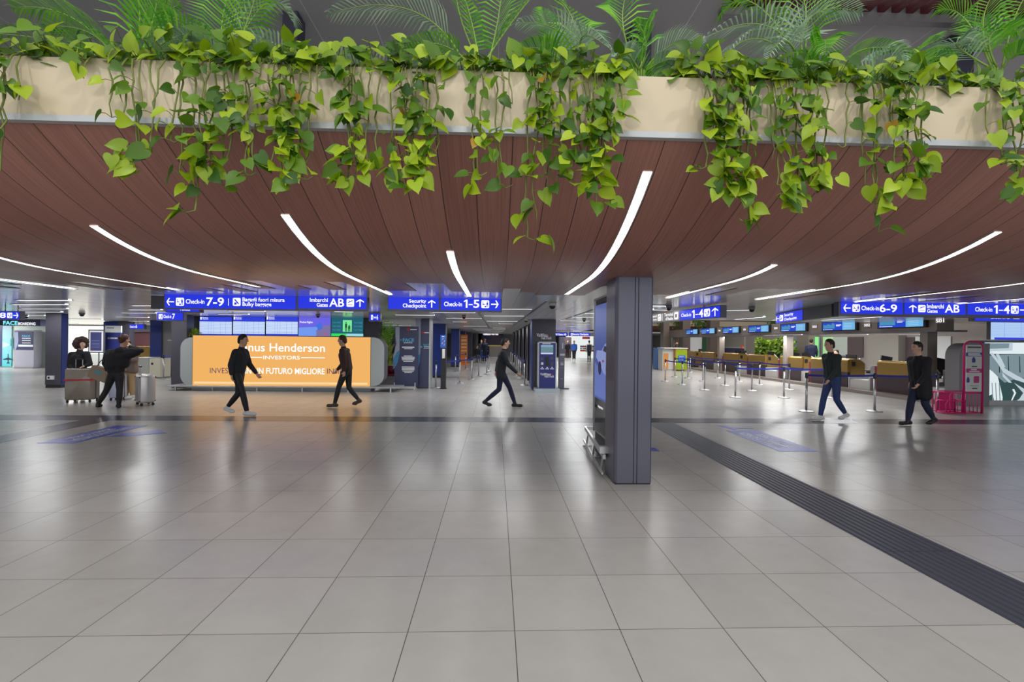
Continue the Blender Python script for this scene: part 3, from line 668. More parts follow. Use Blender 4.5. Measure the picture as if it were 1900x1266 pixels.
# ---------------------------------------------------------------- departure screens above it
Y = 15.9; F = YF(Y)
q = F.bb(318, 585.5, 703, 626)
t = thing('departure_board', 'row of five wide departure and advert screens above the orange light box', 'screens', ((q[0]+q[2])/2, Y+.3, q[1]))
MB().box(q[0], q[2], Y+.05, Y+.5, q[1]+.0, 2.383).build('surround', M_CHAR, t)
z = zc(280, 520, 3.958)
SB, SW, SL = glow('screen_blue', (44, 62, 214), 1.0), glow('screen_pale', (206, 224, 250), 1.0), glow('screen_line', (120, 150, 232), 1.0)
for k, (xa, xb) in enumerate(((355, 598), (601, 840), (843, 1082))):
    a0, b0, a1, b1 = F.bb(*z(xa, 270, xb, 408)); H = b1-b0
    s = MB().box(a0, a1, Y+.0, Y+.05, b0, b1).build('screen', M_GLOSSB, t)
    mb = MB(); mb.rect(F, a0+.01, b0+.01, a1-.01, b1-.01, .004, 0); mb.rect(F, a0+.01, b0+H*.10, a1-.01, b1-H*.26, .006, 1)
    for i in range(1, 9): y = b0+H*(.10+.64*i/9); mb.rect(F, a0+.01, y-.005, a1-.01, y+.005, .008, 2)
    for fx in (.28, .36, .44, .64, .8): mb.rect(F, a0+(a1-a0)*fx, b0+H*.10, a0+(a1-a0)*fx+.008, b1-H*.26, .008, 2)
    letter(mb, F, 'Partenze', a0+.1*(a1-a0), b1-H*.10, a0+.27*(a1-a0), b1-H*.03, .008, 3); letter(mb, F, 'Departures', a0+.1*(a1-a0), b1-H*.17, a0+.27*(a1-a0), b1-H*.11, .008, 3)
    mb.rect(F, a0+.03*(a1-a0), b1-H*.16, a0+.075*(a1-a0), b1-H*.03, .008, 3)
    mb.build('timetable', [SB, SW, SL, M_SIGNW], s)
a0, b0, a1, b1 = F.bb(*z(1084, 276, 1321, 410)); w, h = a1-a0, b1-b0
s = MB().box(a0, a1, Y, Y+.05, b0, b1).build('screen', M_GLOSSB, t, 'screen with a violet advert')
mb = MB(); mb.rect(F, a0, b0, a1, b1, .003, 0); mb.flat([(a0, b0), (a0+w*.55, b0), (a0+w*.6, b0+h*.5), (a0, b0+h*.45)], F, .004, 1); mb.flat([(a0+w*.56, b0), (a1, b0), (a1, b0+h*.62), (a0+w*.72, b0+h*.55), (a0+w*.55, b0+h*.3)], F, .005, 2)
mb.flat([(a0+w*.54, b0+h*.58), (a0+w*.68, b0+h*.75), (a0+w*.75, b0+h*.45), (a0+w*.63, b0+h*.28)], F, .006, 3)
letter(mb, F, 'Pocket Rights', a0+w*.04, b0+h*.66, a0+w*.44, b0+h*.8, .006, 4); mb.rect(F, a0+w*.8, b0+h*.08, a0+w*.85, b0+h*.15, .007, 5)
mb.build('advert_picture', [glow('advert_violet', (104, 96, 226), 1), glow('advert_sky', (110, 150, 236), 1), glow('advert_mauve', (122, 110, 160), 1), glow('advert_card', (60, 110, 220), 1), M_SIGNW, glow('advert_red', (230, 60, 90), 1)], s)
a0, b0, a1, b1 = F.bb(*z(1324, 279, 1561, 411)); w, h = a1-a0, b1-b0
s = MB().box(a0, a1, Y, Y+.05, b0, b1).build('screen', M_GLOSSB, t, 'screen with a green safety notice')
mb = MB(); mb.rect(F, a0, b0, a1, b1, .003, 0); mb.rect(F, a0, b0, a0+w*.47, b0+h*.14, .004, 1); mb.rect(F, a0+w*.47, b0, a1, b0+h*.14, .004, 4); mb.rect(F, a0+w*.36, b0+h*.24, a0+w*.64, b0+h*.88, .005, 2)
for cx, s_ in ((.46, 1.0), (.56, .7)):
    mb.flat(rr(a0+w*(cx-.018), b0+h*(.26+.44*s_), a0+w*(cx+.018), b0+h*(.26+.52*s_), .03, 3), F, .007, 3); mb.rect(F, a0+w*(cx-.032), b0+h*(.26+.2*s_), a0+w*(cx+.032), b0+h*(.26+.43*s_), .007, 3)
    mb.rect(F, a0+w*(cx-.03), b0+h*.26, a0+w*(cx-.006), b0+h*(.26+.2*s_), .007, 3); mb.rect(F, a0+w*(cx+.006), b0+h*.26, a0+w*(cx+.03), b0+h*(.26+.2*s_), .007, 3)
for r_ in range(3):
    for xx in (.03, .70): letter(mb, F, 'TAX FREE', a0+w*xx, b0+h*(.3+.2*r_), a0+w*(xx+.26), b0+h*(.38+.2*r_), .006, 5)
mb.build('notice_picture', [glow('notice_teal', (24, 92, 112), 1), glow('notice_green', (40, 220, 90), 1), glow('notice_mint', (120, 232, 150), 1), glow('notice_dark', (20, 80, 50), 1), glow('notice_pale', (150, 214, 220), 1), glow('notice_text', (60, 150, 160), 1)], s)
MB().box(q[0]-.2, q[2]+.1, Y+.1, Y+.45, q[1]-.12, q[1]-.09).build('ledge', M_SILVER, t)
# ---------------------------------------------------------------- posts with retractable belts
def stanchion(p, label, to=None, group='belt posts along the check-in queue', hgt=.95):
    p = Vector(p); p.z = 0
    t = thing('barrier_post', label, 'barrier post', p, group)
    MB().lathe([(.0, 0), (.165, 0), (.165, .012), (.15, .022), (.05, .034), (.03, .045)], p, 20).build('base', M_STEEL, t)
    MB().lathe([(.027, .03), (.027, hgt-.13)], p, 14).build('post', M_STEEL, t)
    MB().lathe([(.034, hgt-.13), (.036, hgt-.12), (.036, hgt-.01), (.03, hgt), (.01, hgt+.004)], p, 14).build('belt_head', M_BLACK if False else mat('dark_head', (58, 60, 70), .35, .5), t)
    if to is not None:
        q = Vector(to); q.z = 0; d = (q-p).normalized()
        mb = MB(); n = 6; L = (q-p).length-.07
        for i in range(n):
            s0, s1 = i/n, (i+1)/n
            z = lambda s: hgt-.06-.10*s*(1-s)*min(1, L/2.5)
            mb.bar(p+d*(.035+L*s0)+Vector((0, 0, z(s0))), p+d*(.035+L*s1)+Vector((0, 0, z(s1))), .004, .048)
        mb.build('belt', M_BELT, t)
    return t
def chain(pts, name, group, tail=None):
    P = [fl(*p) for p in pts]
    for i, p in enumerate(P):
        to = P[i+1] if i+1 < len(P) else (fl(*tail) if tail else None)
        stanchion(p, f'{ORD[i]} belt post {name}', to, group)
chain([(1496, 764), (1622.6, 764), (1739, 764.5)], 'of the front row just before the dark floor band, from the left', 'belt posts along the check-in queue')
chain([(1364.3, 737.9), (1454.4, 738.5), (1544, 739)], 'of the second row across the queue, from the left', 'belt posts along the check-in queue')
chain([(1307.5, 724), (1265.7, 714.2), (1234.3, 708)], 'going back along the aisle edge of the queue', 'belt posts along the check-in queue')
chain([(1395, 725.7), (1344.9, 715.7), (1304.4, 708), (1276.3, 701.8), (1252.4, 699.6)], 'going back along the middle lane of the queue', 'belt posts along the check-in queue', None)
chain([(1464.3, 723.5), (1409, 714.6), (1371.9, 708), (1332, 701.8), (1280.7, 691.4)], 'going back along the lane beside the desks', 'belt posts along the check-in queue')
chain([(853, 712), (875.2, 704.9), (888, 698.7), (903.3, 694.6), (907, 688.5)], 'on the left side of the fast-track lane, nearest first', 'belt posts of the fast-track lane')
chain([(845, 690.5), (863.9, 685.4)], 'behind the fast-track lane by the orange notice', 'belt posts of the fast-track lane')
chain([(973.1, 715.2), (966.2, 702.8), (962.5, 697.7), (958.8, 690.5), (955.3, 684.3), (951.2, 678.2), (947.7, 673)], 'on the right side of the fast-track lane, nearest first', 'belt posts of the fast-track lane')
stanchion(fl(808.5, 720.3), 'single steel belt post between the navy pillar and the hand sanitizer', None, 'belt posts of the fast-track lane')
stanchion(fl(303, 703), 'single steel belt post before the grey column near the check-in 7 sign', fl(318, 706), 'belt posts of the fast-track lane')

o = [x for x in S.objects if x.get('label', '').startswith('first belt post on the left side of the fast')][0]
p = fl(853, 712); q = fl(828.5, 720.5); d = (q-p).normalized(); mb = MB()
mb.bar(p+d*.04+Vector((0, 0, .89)), q+Vector((0, 0, .90)), .004, .048); mb.build('belt', M_BELT, o)
# ---------------------------------------------------------------- left side: boarding wall, totem, window, posters, cabinets
MMINT = mat('mint_wall', (196, 208, 198), .35)
Y = 24.4; F = YF(Y); q = F.bb(-40, 604, 84, 684)
struct('wall_front', MB().box(-40, q[2]+1.0, Y, Y+.2, 0, 2.38), MMINT, 'pale mint wall at the left edge behind the boarding poster', 'wall')
Y = 19.6; F = YF(Y); q = F.bb(-40, 593, 86, 604)
t = thing('lettered_header', 'dark navy header with glowing face boarding letters at the left edge', 'sign', ((q[0]+q[2])/2, Y-.1, q[1]))
MB().box(q[0], q[2], Y-.25, Y-.01, q[1], min(q[3], 2.34)).build('fascia', M_NAVY, t)
mb = MB(); F2 = YF(Y-.26); letter(mb, F2, 'FACE', *F2.bb(6, 596, 33, 603), bold=.03); letter(mb, F2, 'BOARDING', *F2.bb(34, 598.5, 66, 603.5), bold=.03, mi=1); mb.build('lettering', [glow('cyan_letter', (130, 235, 255), 1.1), M_SIGNW], t)
Y = 24.4; F = YF(Y)
def grad_mat(name, top, bot, z0, z1):
    """a printed two-colour blend, fixed to the panel's own height"""
    m = bpy.data.materials.new(name); m.use_nodes = True; nt = m.node_tree; b = nt.nodes['Principled BSDF']
    g = N(nt, 'ShaderNodeNewGeometry'); sp = N(nt, 'ShaderNodeSeparateXYZ'); nt.links.new(g.outputs['Position'], sp.inputs[0])
    mr = N(nt, 'ShaderNodeMapRange'); mr.inputs[1].default_value = z0; mr.inputs[2].default_value = z1; nt.links.new(sp.outputs[2], mr.inputs[0])
    mx = N(nt, 'ShaderNodeMix', data_type='RGBA'); nt.links.new(mr.outputs[0], mx.inputs[0]); mx.inputs[6].default_value = lin(bot); mx.inputs[7].default_value = lin(top)
    nt.links.new(mx.outputs[2], b.inputs['Base Color']); b.inputs['Roughness'].default_value = .4; return m
q = F.bb(-12, 605, 24, 680); zt = q[3]-q[1]
t = thing('wall_poster', 'tall teal poster with an aeroplane outline at the left edge', 'poster', ((q[0]+q[2])/2, Y-.06, q[1]))
MB().box(q[0], q[2], Y-.06, Y-.005, q[1], q[3]).build('board', grad_mat('teal_print', (150, 180, 188), (70, 165, 172), q[1], q[3]), t)
F3 = YF(Y-.064); mb = MB(); q3 = F3.bb(-12, 605, 4.5, 680); mb.rect(F3, *q3, c=.001, mi=0)
def pxpoly(mb, F, pts, mi=0, c=.004): mb.flat([(atY(x, y, F.Y).x, atY(x, y, F.Y).z) for x, y in pts], F, c, mi)
pxpoly(mb, F3, [(14.5, 657), (15.7, 657), (16, 664), (23, 666.5), (23, 668), (16, 668), (15.8, 672), (18, 674), (18, 674.8), (12.2, 674.8), (12.2, 674), (14.5, 672), (14.2, 668), (6, 668), (6, 666.5), (14.2, 664)][::-1], 1)
pxpoly(mb, F3, [(24, 624), (24, 651), (22, 648), (21.5, 643), (19, 641), (20, 637), (19.5, 632), (21, 627)], 2)
pxpoly(mb, F3, [(5, 634), (20, 640), (5, 646)], 3)
mb.build('print', [M_NAVY, mat('plane_print', (22, 34, 50), .5), mat('head_print', (34, 110, 110), .5), mat('beam_print', (160, 205, 210), .5)], t)
Y2 = 23.75; F = YF(Y2); q = F.bb(25.5, 613, 63, 684)
t = thing('information_totem', 'tall grey totem with a dark face boarding poster near the left edge', 'totem', ((q[0]+q[2])/2, Y2+.15, 0))
MB().box(q[0], q[2], Y2, Y2+.4, .04, q[3]).build('body', mat('lilac_grey', (158, 158, 170), .45), t)
MB().box(q[0]+.03, q[2]-.03, Y2-.03, Y2+.4, .0, .07).build('foot_trim', M_STEEL, t)
pq = F.bb(27, 615, 62, 649); po = MB().box(pq[0], pq[2], Y2-.02, Y2, pq[1], pq[3]).build('poster', M_NAVY, t)
F4 = YF(Y2-.022); mb = MB(); letter(mb, F4, 'FACE', *F4.bb(41, 622, 56, 625.5), bold=.03); 
for yy in (627.5, 631.5, 636): mb.rect(F4, *F4.bb(41, yy, 57, yy+1.2), c=.003, mi=1)
mb.rect(F4, *F4.bb(34, 640, 61.5, 643.5), c=.003, mi=1); mb.rect(F4, *F4.bb(49, 616, 51.5, 617.5), c=.003, mi=2); pxpoly(mb, F4, [(27, 649), (27, 616), (33.5, 616), (34.5, 632), (32, 643), (29, 649)], 3, .002)
mb.build('print', [mat('cyan_print', (90, 190, 235), .5), M_WLET, M_RED, mat('wing_print', (150, 160, 190), .5)], po)
# bright window
struct('window_1', MB().box(-40, atY(205, 640, 29.6).x, 29.6, 29.7, .55, 2.33), glow('daylight_pane', (255, 251, 238), 1.35), 'overexposed bright window wall behind the curly-haired man', 'window')
struct('trim_6', MB().box(-40, atY(205, 640, 29.6).x, 29.4, 29.6, 0, .55), M_OFFW, 'pale sill wall under the bright window', 'sill')
struct('trim_7', MB().box(-40, atY(205, 640, 29.6).x, 29.3, 29.7, 2.33, 2.39), M_CHAR, 'dark head of the bright window', 'lintel')
Y = 21.0; F = YF(Y); q = F.bb(163.5, 612, 194, 655)
t = thing('poster_stand', 'framed dark blue poster on a pole stand before the bright window', 'poster stand', ((q[0]+q[2])/2, Y, 0))
MB().box(q[0], q[2], Y, Y+.04, q[1], q[3]).build('frame', M_CHAR, t)
MB().box(q[0]+.05, q[2]-.05, Y-.008, Y, q[1]+.05, q[3]-.05).build('mount', M_WHITE, t)
pq = F.bb(168, 617, 194, 651); mb = MB().box(pq[0], pq[2]-.12, Y-.014, Y-.008, pq[1], pq[3]); F2 = YF(Y-.016)
for yy in (632, 637, 640, 644): mb.rect(F2, *F2.bb(170, yy, 185, yy+.9), c=.002, mi=1)
mb.rect(F2, *F2.bb(171, 648, 174, 649), c=.002, mi=2); mb.build('poster', [mat('poster_blue', (58, 62, 110), .5), mat('poster_text', (110, 116, 160), .6), M_RED], t)
p = atY(183.5, 655, Y+.02); MB().tube([(p.x, Y+.02, p.z), (p.x, Y+.02, .02)], .025, 8).build('pole', M_CHAR, t); MB().lathe([(.2, 0), (.2, .02), (.05, .03)], (p.x, Y+.02, 0), 16).build('base', M_CHAR, t)
Y = 21.4; F = YF(Y); q = F.bb(194.5, 605, 225, 676)
t = thing('queue_sign', 'white-topped blue economy board behind the woman in black', 'sign board', ((q[0]+q[2])/2, Y, 0))
q1 = F.bb(194.5, 605, 225, 617); q2 = F.bb(195.5, 618, 224, 690)
MB().box(q1[0], q1[2], Y, Y+.05, q1[1], q1[3]).build('header', M_OFFW, t); b = MB().box(q2[0], q2[2], Y, Y+.05, .05, q2[3]).build('panel', mat('royal_blue', (38, 48, 112), .45), t)
mb = MB(); F2 = YF(Y-.002); letter(mb, F2, 'ECONOMY', *F2.bb(200, 626.5, 219, 629.3), bold=.02); mb.rect(F2, *F2.bb(198, 608, 212, 609.5), c=.002, mi=1); mb.build('lettering', [M_WLET, M_NAVY], b)
MB().box(q2[0]-.05, q2[2]+.05, Y-.15, Y+.2, 0, .05).build('foot', M_CHAR, t)
struct('wall_recess', MB().box(atY(206, 640, 30).x, atY(300, 640, 30).x, 30.0, 30.2, 0, 2.1), mat('dark_red_wall', (84, 10, 32), .4), 'dark red recessed wall beyond the cabinets at the left', 'wall')
struct('trim_8', MB().box(atY(207, 640, 29.4).x, atY(300, 640, 29.4).x, 29.4, 29.8, 1.98, 2.39), M_CHAR, 'dark lintel over the red recess', 'lintel')
Y = 24.0; q = YF(Y).bb(252, 643, 278, 668)
t = thing('check_in_desk', 'olive brass check-in desk half hidden behind the pale cabinets at the left', 'desk', ((q[0]+q[2])/2, Y+.3, 0))
MB().box(q[0], q[2], Y, Y+.5, .08, q[3]).build('front_panel', M_GOLD, t); MB().box(q[0]+.05, q[2]-.05, Y+.05, Y+.5, 0, .08).build('plinth', M_BLACK, t)
Y = 18.75; F = YF(Y); q = F.bb(252, 665, 276.5, 701); q2 = F.bb(276.8, 665.5, 297, 701)
t = thing('cabinet', 'pale grey cabinet facing the camera left of the deep blue pillar', 'cabinet', ((q[0]+q[2])/2, Y+.3, 0))
MB().box(q[0], q[2], Y, Y+.6, .03, q[3]).build('body', mat('cabinet_grey', (168, 170, 162), .5), t); MB().box(q[0]-.02, q[2]+.01, Y-.02, Y+.62, q[3], q[3]+.025).build('top', M_OFFW, t); MB().box(q[0]+.03, q[2]-.03, Y+.03, Y+.55, 0, .03).build('plinth', M_CHAR, t)
t = thing('cabinet', 'cream cabinet with a small black lock before the deep blue pillar', 'cabinet', ((q2[0]+q2[2])/2, Y+.3, 0))
MB().box(q2[0], q2[2], Y, Y+.6, .03, q2[3]).build('body', M_BEIGE, t); MB().box(q2[0]+.03, q2[2]-.03, Y+.03, Y+.55, 0, .03).build('plinth', M_CHAR, t)
l = YF(Y-.01).bb(280.5, 673.5, 284, 677); MB().box(l[0], l[2], Y-.015, Y, l[1], l[3]).build('lock', M_BLACK, t)

# ---------------------------------------------------------------- centre: roll-up banner, navy pillar, sanitizer, notices
Y = 15.25; F = YF(Y); q = F.bb(731.5, 606.5, 776.5, 717)
t = thing('roll_up_banner', 'freestanding navy face boarding banner with a cyan wing shape', 'banner', ((q[0]+q[2])/2, Y, 0))
MB().box(q[0], q[2], Y, Y+.04, q[1], q[3]).build('banner_sheet', mat('slate_blue', (56, 60, 92), .45), t)
mb = MB(); F2 = YF(Y-.002)
z = zc(700, 540, 6.33)
def zp(*pts): return [(700+x/6.33, 540+y/6.33) for x, y in pts]
pxpoly(mb, F2, zp((187, 920), (187, 760), (205, 700), (225, 620), (215, 540), (212, 425), (262, 425), (262, 640), (262, 740), (240, 840), (210, 890)), 0, .002)
pxpoly(mb, F2, zp((187, 915), (190, 800), (230, 720), (258, 700), (262, 740), (240, 840)), 1, .004)
letter(mb, F2, 'FACE', *F2.bb(*z(300, 558, 432, 596)), mi=2, bold=.03); letter(mb, F2, 'BOARDING', *F2.bb(*z(312, 600, 412, 616)), mi=3)
pxpoly(mb, F2, zp((272, 566), (288, 576), (272, 588)), 2)
mb.rect(F2, *F2.bb(*z(350, 438, 380, 466)), c=.003, mi=4); mb.rect(F2, *F2.bb(*z(388, 450, 465, 460)), c=.003, mi=3)
mb.rect(F2, *F2.bb(*z(292, 656, 436, 668)), c=.003, mi=3); mb.rect(F2, *F2.bb(*z(316, 676, 412, 684)), c=.003, mi=3)
for y0, ws in ((760, (100, 155, 150, 140, 110)), (890, (150, 150, 150, 130, 90))):
    for i, w in enumerate(ws): mb.rect(F2, *F2.bb(*z(363-w/2, y0+i*16, 363+w/2, y0+9+i*16)), c=.003, mi=3)
mb.rect(F2, *F2.bb(*z(315, 853, 412, 857)), c=.003, mi=5)
mb.build('print', [mat('silver_print', (150, 158, 176), .5), mat('cyan_wing', (62, 128, 170), .5), mat('sky_text', (80, 180, 225), .5), M_WLET, M_RED, MATS['slate_blue']], t)
q2 = F.bb(731, 714, 771, 722)
mb = MB(); mb.box(q2[0]+.02, q2[2], Y-.04, Y+.08, .02, .09); mb.build('foot_bar', M_OFFW, t)
for x in (q2[0]+.02, q2[2]-.01): MB().box(x-.02, x+.02, Y-.22, Y+.26, 0, .03).box(x-.015, x+.015, Y-.06, Y-.02, .03, .22).build('foot', M_OFFW, t)
t = thing('column', 'navy pillar lettered face boarding just behind the freestanding banner', 'column', (-2.45, 15.7, 0)); t['kind'] = 'structure'
pa, pb = atY(772, 600, 15.5), atY(799.5, 600, 15.5)
MB().box(pa.x, pb.x-.05, 15.5, 16.0, .03, 2.383).build('cladding', M_NAVY, t); MB().box(pb.x-.05, pb.x, 15.48, 16.02, .0, 2.383).build('edge_trim', M_SILVER, t); MB().box(pa.x+.02, pb.x-.06, 15.52, 15.98, 0, .03).build('plinth', M_BLACK, t)
F2 = YF(15.495); mb = MB()
pxpoly(mb, F2, zp((452, 1140), (452, 312), (535, 312), (512, 340), (508, 700), (500, 830), (478, 900)), 0, .002); pxpoly(mb, F2, zp((472, 900), (478, 760), (506, 740), (500, 830)), 1, .003)
letter(mb, F2, 'FACE', *F2.bb(*z(545, 624, 612, 650)), mi=2, bold=.02); mb.rect(F2, *F2.bb(*z(548, 654, 612, 660)), c=.003, mi=3); mb.rect(F2, *F2.bb(*z(520, 480, 545, 503)), c=.003, mi=4); mb.rect(F2, *F2.bb(*z(552, 488, 612, 496)), c=.003, mi=3); mb.rect(F2, *F2.bb(*z(545, 672, 610, 677)), c=.003, mi=3); pxpoly(mb, F2, zp((510, 645), (535, 658), (510, 672)), 2)
mb.build('print', [MATS['silver_print'], MATS['cyan_wing'], MATS['sky_text'], M_WLET, M_RED], t)
p = fl(822, 722); Y = p.y
t = thing('sanitizer_stand', 'black hand sanitizer stand with a blue picture sign and white dispenser', 'sanitizer stand', p)
mb = MB().box(p.x-.085, p.x+.085, Y, Y+.16, .02, 1.66); mb.build('pole', M_BLACK, t); MB().lathe([(.13, 0), (.13, .012), (.1, .022)], p+Vector((0, .08, 0)), 20).build('base', M_BLACK, t)
F2 = YF(Y-.01); q = F2.bb(817, 622, 827.5, 645.5); sg = MB().box(q[0], q[2], Y-.01, Y+.01, q[1], q[3]).build('picture_sign', mat('sign_azure', (38, 96, 190), .45), t)
mb = MB()
for (hx, hy) in ((820.5, 629), (823.5, 633), (819.5, 637), (823, 640)): pxpoly(mb, F2, [(hx, hy+1.5), (hx+1, hy-1), (hx+2.6, hy-1.8), (hx+2.2, hy), (hx+1, hy+2)][::-1], 0)
mb.rect(F2, *F2.bb(820, 624, 825, 625.2), c=.004, mi=1); mb.build('hand_print', [mat('hand_orange', (235, 170, 110), .5), M_WLET], sg)
q = F2.bb(821, 648, 826, 665); MB().box(q[0], q[2], Y-.10, Y, q[1], q[3]).build('dispenser', M_WHITE, t)
p = fl(861, 677); Y = p.y; F = YF(Y); q = F.bb(854, 621.5, 867.5, 677)
t = thing('notice_totem', 'orange notice totem behind the second blue pillar', 'totem', (p.x, Y, 0))
MB().box(q[0], q[2], Y, Y+.1, .05, q[3]).build('board', mat('orange_board', (236, 130, 30), .45), t); MB().box(q[0]-.1, q[2]+.15, Y-.2, Y+.3, 0, .05).build('base', MATS['orange_board'], t)
mb = MB(); F2 = YF(Y-.004)
for ya, yb in ((625, 627), (630, 634), (637, 640), (643, 646), (650, 652)): mb.rect(F2, *F2.bb(856, ya, 866, yb), c=.002)
mb.build('print', mat('pale_orange', (246, 208, 160), .5), t)
# fast-track desk and back wall
Y = 46.0; F = YF(Y); q = F.bb(887, 617, 934, 664)
t = thing('fast_track_wall', 'deep blue back wall with lit fast-track lettering at the lane end', 'wall panel', ((q[0]+q[2])/2, Y+.1, 0))
MB().box(q[0], q[2], Y, Y+.2, 0, q[3]).build('panel', mat('deep_blue', (26, 30, 84), .35), t)
qg = F.bb(907, 624, 932, 648); MB().box(qg[0], qg[2], Y-.02, Y, qg[1], qg[3]).build('poster', mat('dusk_print', (78, 58, 88), .4), t)
mb = MB(); F2 = YF(Y-.01); letter(mb, F2, 'ViaMilano', *F2.bb(896, 618.6, 910.5, 622.2), bold=.02); letter(mb, F2, 'FastTrack', *F2.bb(912, 618.6, 925, 622), bold=.02); mb.rect(F2, *F2.bb(910.6, 619, 912, 621.6), c=.004, mi=1); mb.build('lettering', [M_SIGNW, glow('red_letter', (240, 40, 60), 1)], t)
Y = 44.0; F = YF(Y); q = F.bb(905, 641, 937, 664)
t = thing('fast_track_desk', 'dark reception desk with a yellow lit top edge at the lane end', 'desk', ((q[0]+q[2])/2, Y+.3, 0))
MB().box(q[0]+.15, q[2]-.1, Y, Y+.7, .1, q[3]-.1).build('front_panel', M_BROWNM, t); MB().box(q[0], q[2], Y-.05, Y+.75, q[3]-.1, q[3]).build('top_edge', mat('yellow_edge', (226, 208, 96), .4), t); MB().box(q[0]+.2, q[2]-.2, Y+.05, Y+.7, 0, .1).build('plinth', M_STEEL, t)
q = YF(40).bb(937, 640, 942, 666); t = thing('card_reader_post', 'slim dark reader post with a red light right of the fast-track desk', 'reader post', ((q[0]+q[2])/2, 40, 0))
MB().box(q[0], q[2], 40, 40.3, 0, q[3]-.1).build('post', M_NAVY, t); MB().box(q[0], q[2], 39.97, 40.3, q[3]-.1, q[3]).build('reader', glow('reader_red', (235, 60, 60), 1), t)
struct('wall_lane', MB().box(-2.0, -1.4, 46, 46.3, 0, 2.38), MATS['grey_wall'], 'pale wall piece beside the blue fast-track wall', 'wall')

# ticket kiosk
p = fl(1014, 728); Y = 14.62; F = YF(Y); q = F.bb(1000, 637, 1031, 718)
t = thing('ticket_kiosk', 'deep blue fast-track ticket kiosk with screen and silver plinth', 'kiosk', ((q[0]+q[2])/2, Y+.2, 0))
MB().prism(rr(q[0]-.035, .12, q[2]+.035, q[3]+.04, .06, 4), F, -.45, -.0).build('frame', M_SILVER, t)
pa = MB().box(q[0], q[2], Y-.012, Y, .13, q[3]).build('front_panel', mat('kiosk_blue', (26, 32, 112), .35), t)
MB().box(q[0]-.14, q[2]+.14, Y-.12, Y+.5, 0, .12).build('plinth', mat('tread_plate', (170, 180, 190), .35, .6, bump=.6, noise=.15, scale=40), t)
q1 = F.bb(1003.2, 640.5, 1026.5, 657.5); s = MB().box(q1[0], q1[2], Y-.02, Y-.012, q1[1], q1[3]).build('screen', glow('kiosk_screen', (96, 130, 140), 1), pa)
mb = MB(); F2 = YF(Y-.021); mb.rect(F2, *F2.bb(1003.5, 655, 1026, 657.4), c=.002, mi=0); mb.rect(F2, *F2.bb(1003.5, 640.6, 1026, 644), c=.002, mi=1); mb.build('screen_bars', [glow('kiosk_bar', (196, 200, 236), 1), glow('kiosk_sky', (128, 160, 190), 1)], s)
F2 = YF(Y-.014); z = zc(860, 560, 7.033)
for cx, cy, w, h, m in ((1027, 745, 34, 40, M_CHAR), (1090, 755, 46, 70, M_BLACK), (1153, 740, 34, 40, M_CHAR), (1027, 808, 30, 30, M_OFFW), (1090, 815, 44, 44, M_BLACK), (1153, 815, 34, 40, M_CHAR)):
    b = F2.bb(*z(cx-w/2, cy-h/2, cx+w/2, cy+h/2)); MB().box(b[0], b[2], Y-.03, Y-.012, b[1], b[3]).build('payment_slot', m, pa)
mb = MB(); F2 = YF(Y-.014)
letter(mb, F2, 'ViaMilano', *F2.bb(*z(1000, 930, 1140, 962))); letter(mb, F2, 'FastTrack', *F2.bb(*z(1058, 958, 1182, 990))); mb.rect(F2, *F2.bb(*z(1142, 940, 1156, 952)), c=.004, mi=1)
for cx in (1027, 1092, 1156): mb.flat(rr(*F2.bb(*z(cx-9, 850, cx+9, 866)), .02, 4), F2, .004); mb.rect(F2, *F2.bb(*z(cx-24, 872, cx+24, 882)), c=.004)
mb.rect(F2, *F2.bb(*z(1030, 546, 1140, 553)), c=.004); mb.build('lettering', [M_WLET, M_RED], pa)
Y = 15.7; F = YF(Y); q = F.bb(1037, 625, 1048, 721)
t = thing('information_totem', 'slim grey totem with pale text lines beside the blue kiosk', 'totem', ((q[0]+q[2])/2, Y+.1, 0))
MB().box(q[0], q[2], Y, Y+.2, .03, q[3]).build('body', mat('slate_totem', (108, 110, 128), .45), t); MB().box(q[0]-.02, q[2]+.15, Y-.12, Y+.32, 0, .03).build('base', M_CHAR, t)
mb = MB(); F2 = YF(Y-.002); z = zc(860, 560, 7.033)
for b in ((1288, 540, 1300, 612), (1258, 680, 1322, 705), (1266, 795, 1306, 828), (1268, 1004, 1294, 1010)): mb.rect(F2, *F2.bb(*z(*b)), c=.002)
for i in range(6): mb.rect(F2, *F2.bb(*z(1256, 720+i*28, 1318, 726+i*28)), c=.002, mi=1)
mb.build('print', [mat('totem_pale', (206, 206, 214), .5), mat('totem_line', (140, 142, 158), .5)], t)

# big upright screen behind the column
t = thing('screen_totem', 'tall black-framed advertising screen standing behind the dark column', 'screen', (1.56, 6.2, 0))
X = 1.50; ya, yb = 5.70, 6.78; zt = 2.26
MB().box(X, X+.11, ya, yb, .32, zt).build('case', M_GLOSSB, t)
MB().box(X-.012, X+.12, yb, yb+.03, .30, zt+.02).box(X-.012, X+.12, ya-.03, ya, .30, zt+.02).box(X-.012, X+.12, ya-.03, yb+.03, zt, zt+.03).build('frame', M_STEEL, t)
Fx = Fr((X-.004, 0, 0), (0, -1, 0), (0, 0, 1))      # faces -X
scr = MB(); scr.rect(Fx, -yb+.03, .82, -ya-.03, 2.18, .0, 0)
zz = lambda y, z: (-y, z)
scr.flat([zz(yb-.04, .85), zz(ya+.04, .85), zz(ya+.04, 1.12), zz(yb-.04, 1.34)], Fx, .002, 1)
scr.flat([zz(6.66, 1.42), zz(6.5, 1.36), zz(6.2, 1.22), zz(5.8, 1.14), zz(5.74, 1.5), zz(5.9, 1.62), zz(6.1, 1.62), zz(6.3, 1.52), zz(6.6, 1.52)], Fx, .003, 2)
scr.flat([zz(6.22, 1.52), zz(6.05, 1.5), zz(6.02, 1.58), zz(6.14, 1.59)], Fx, .004, 3)
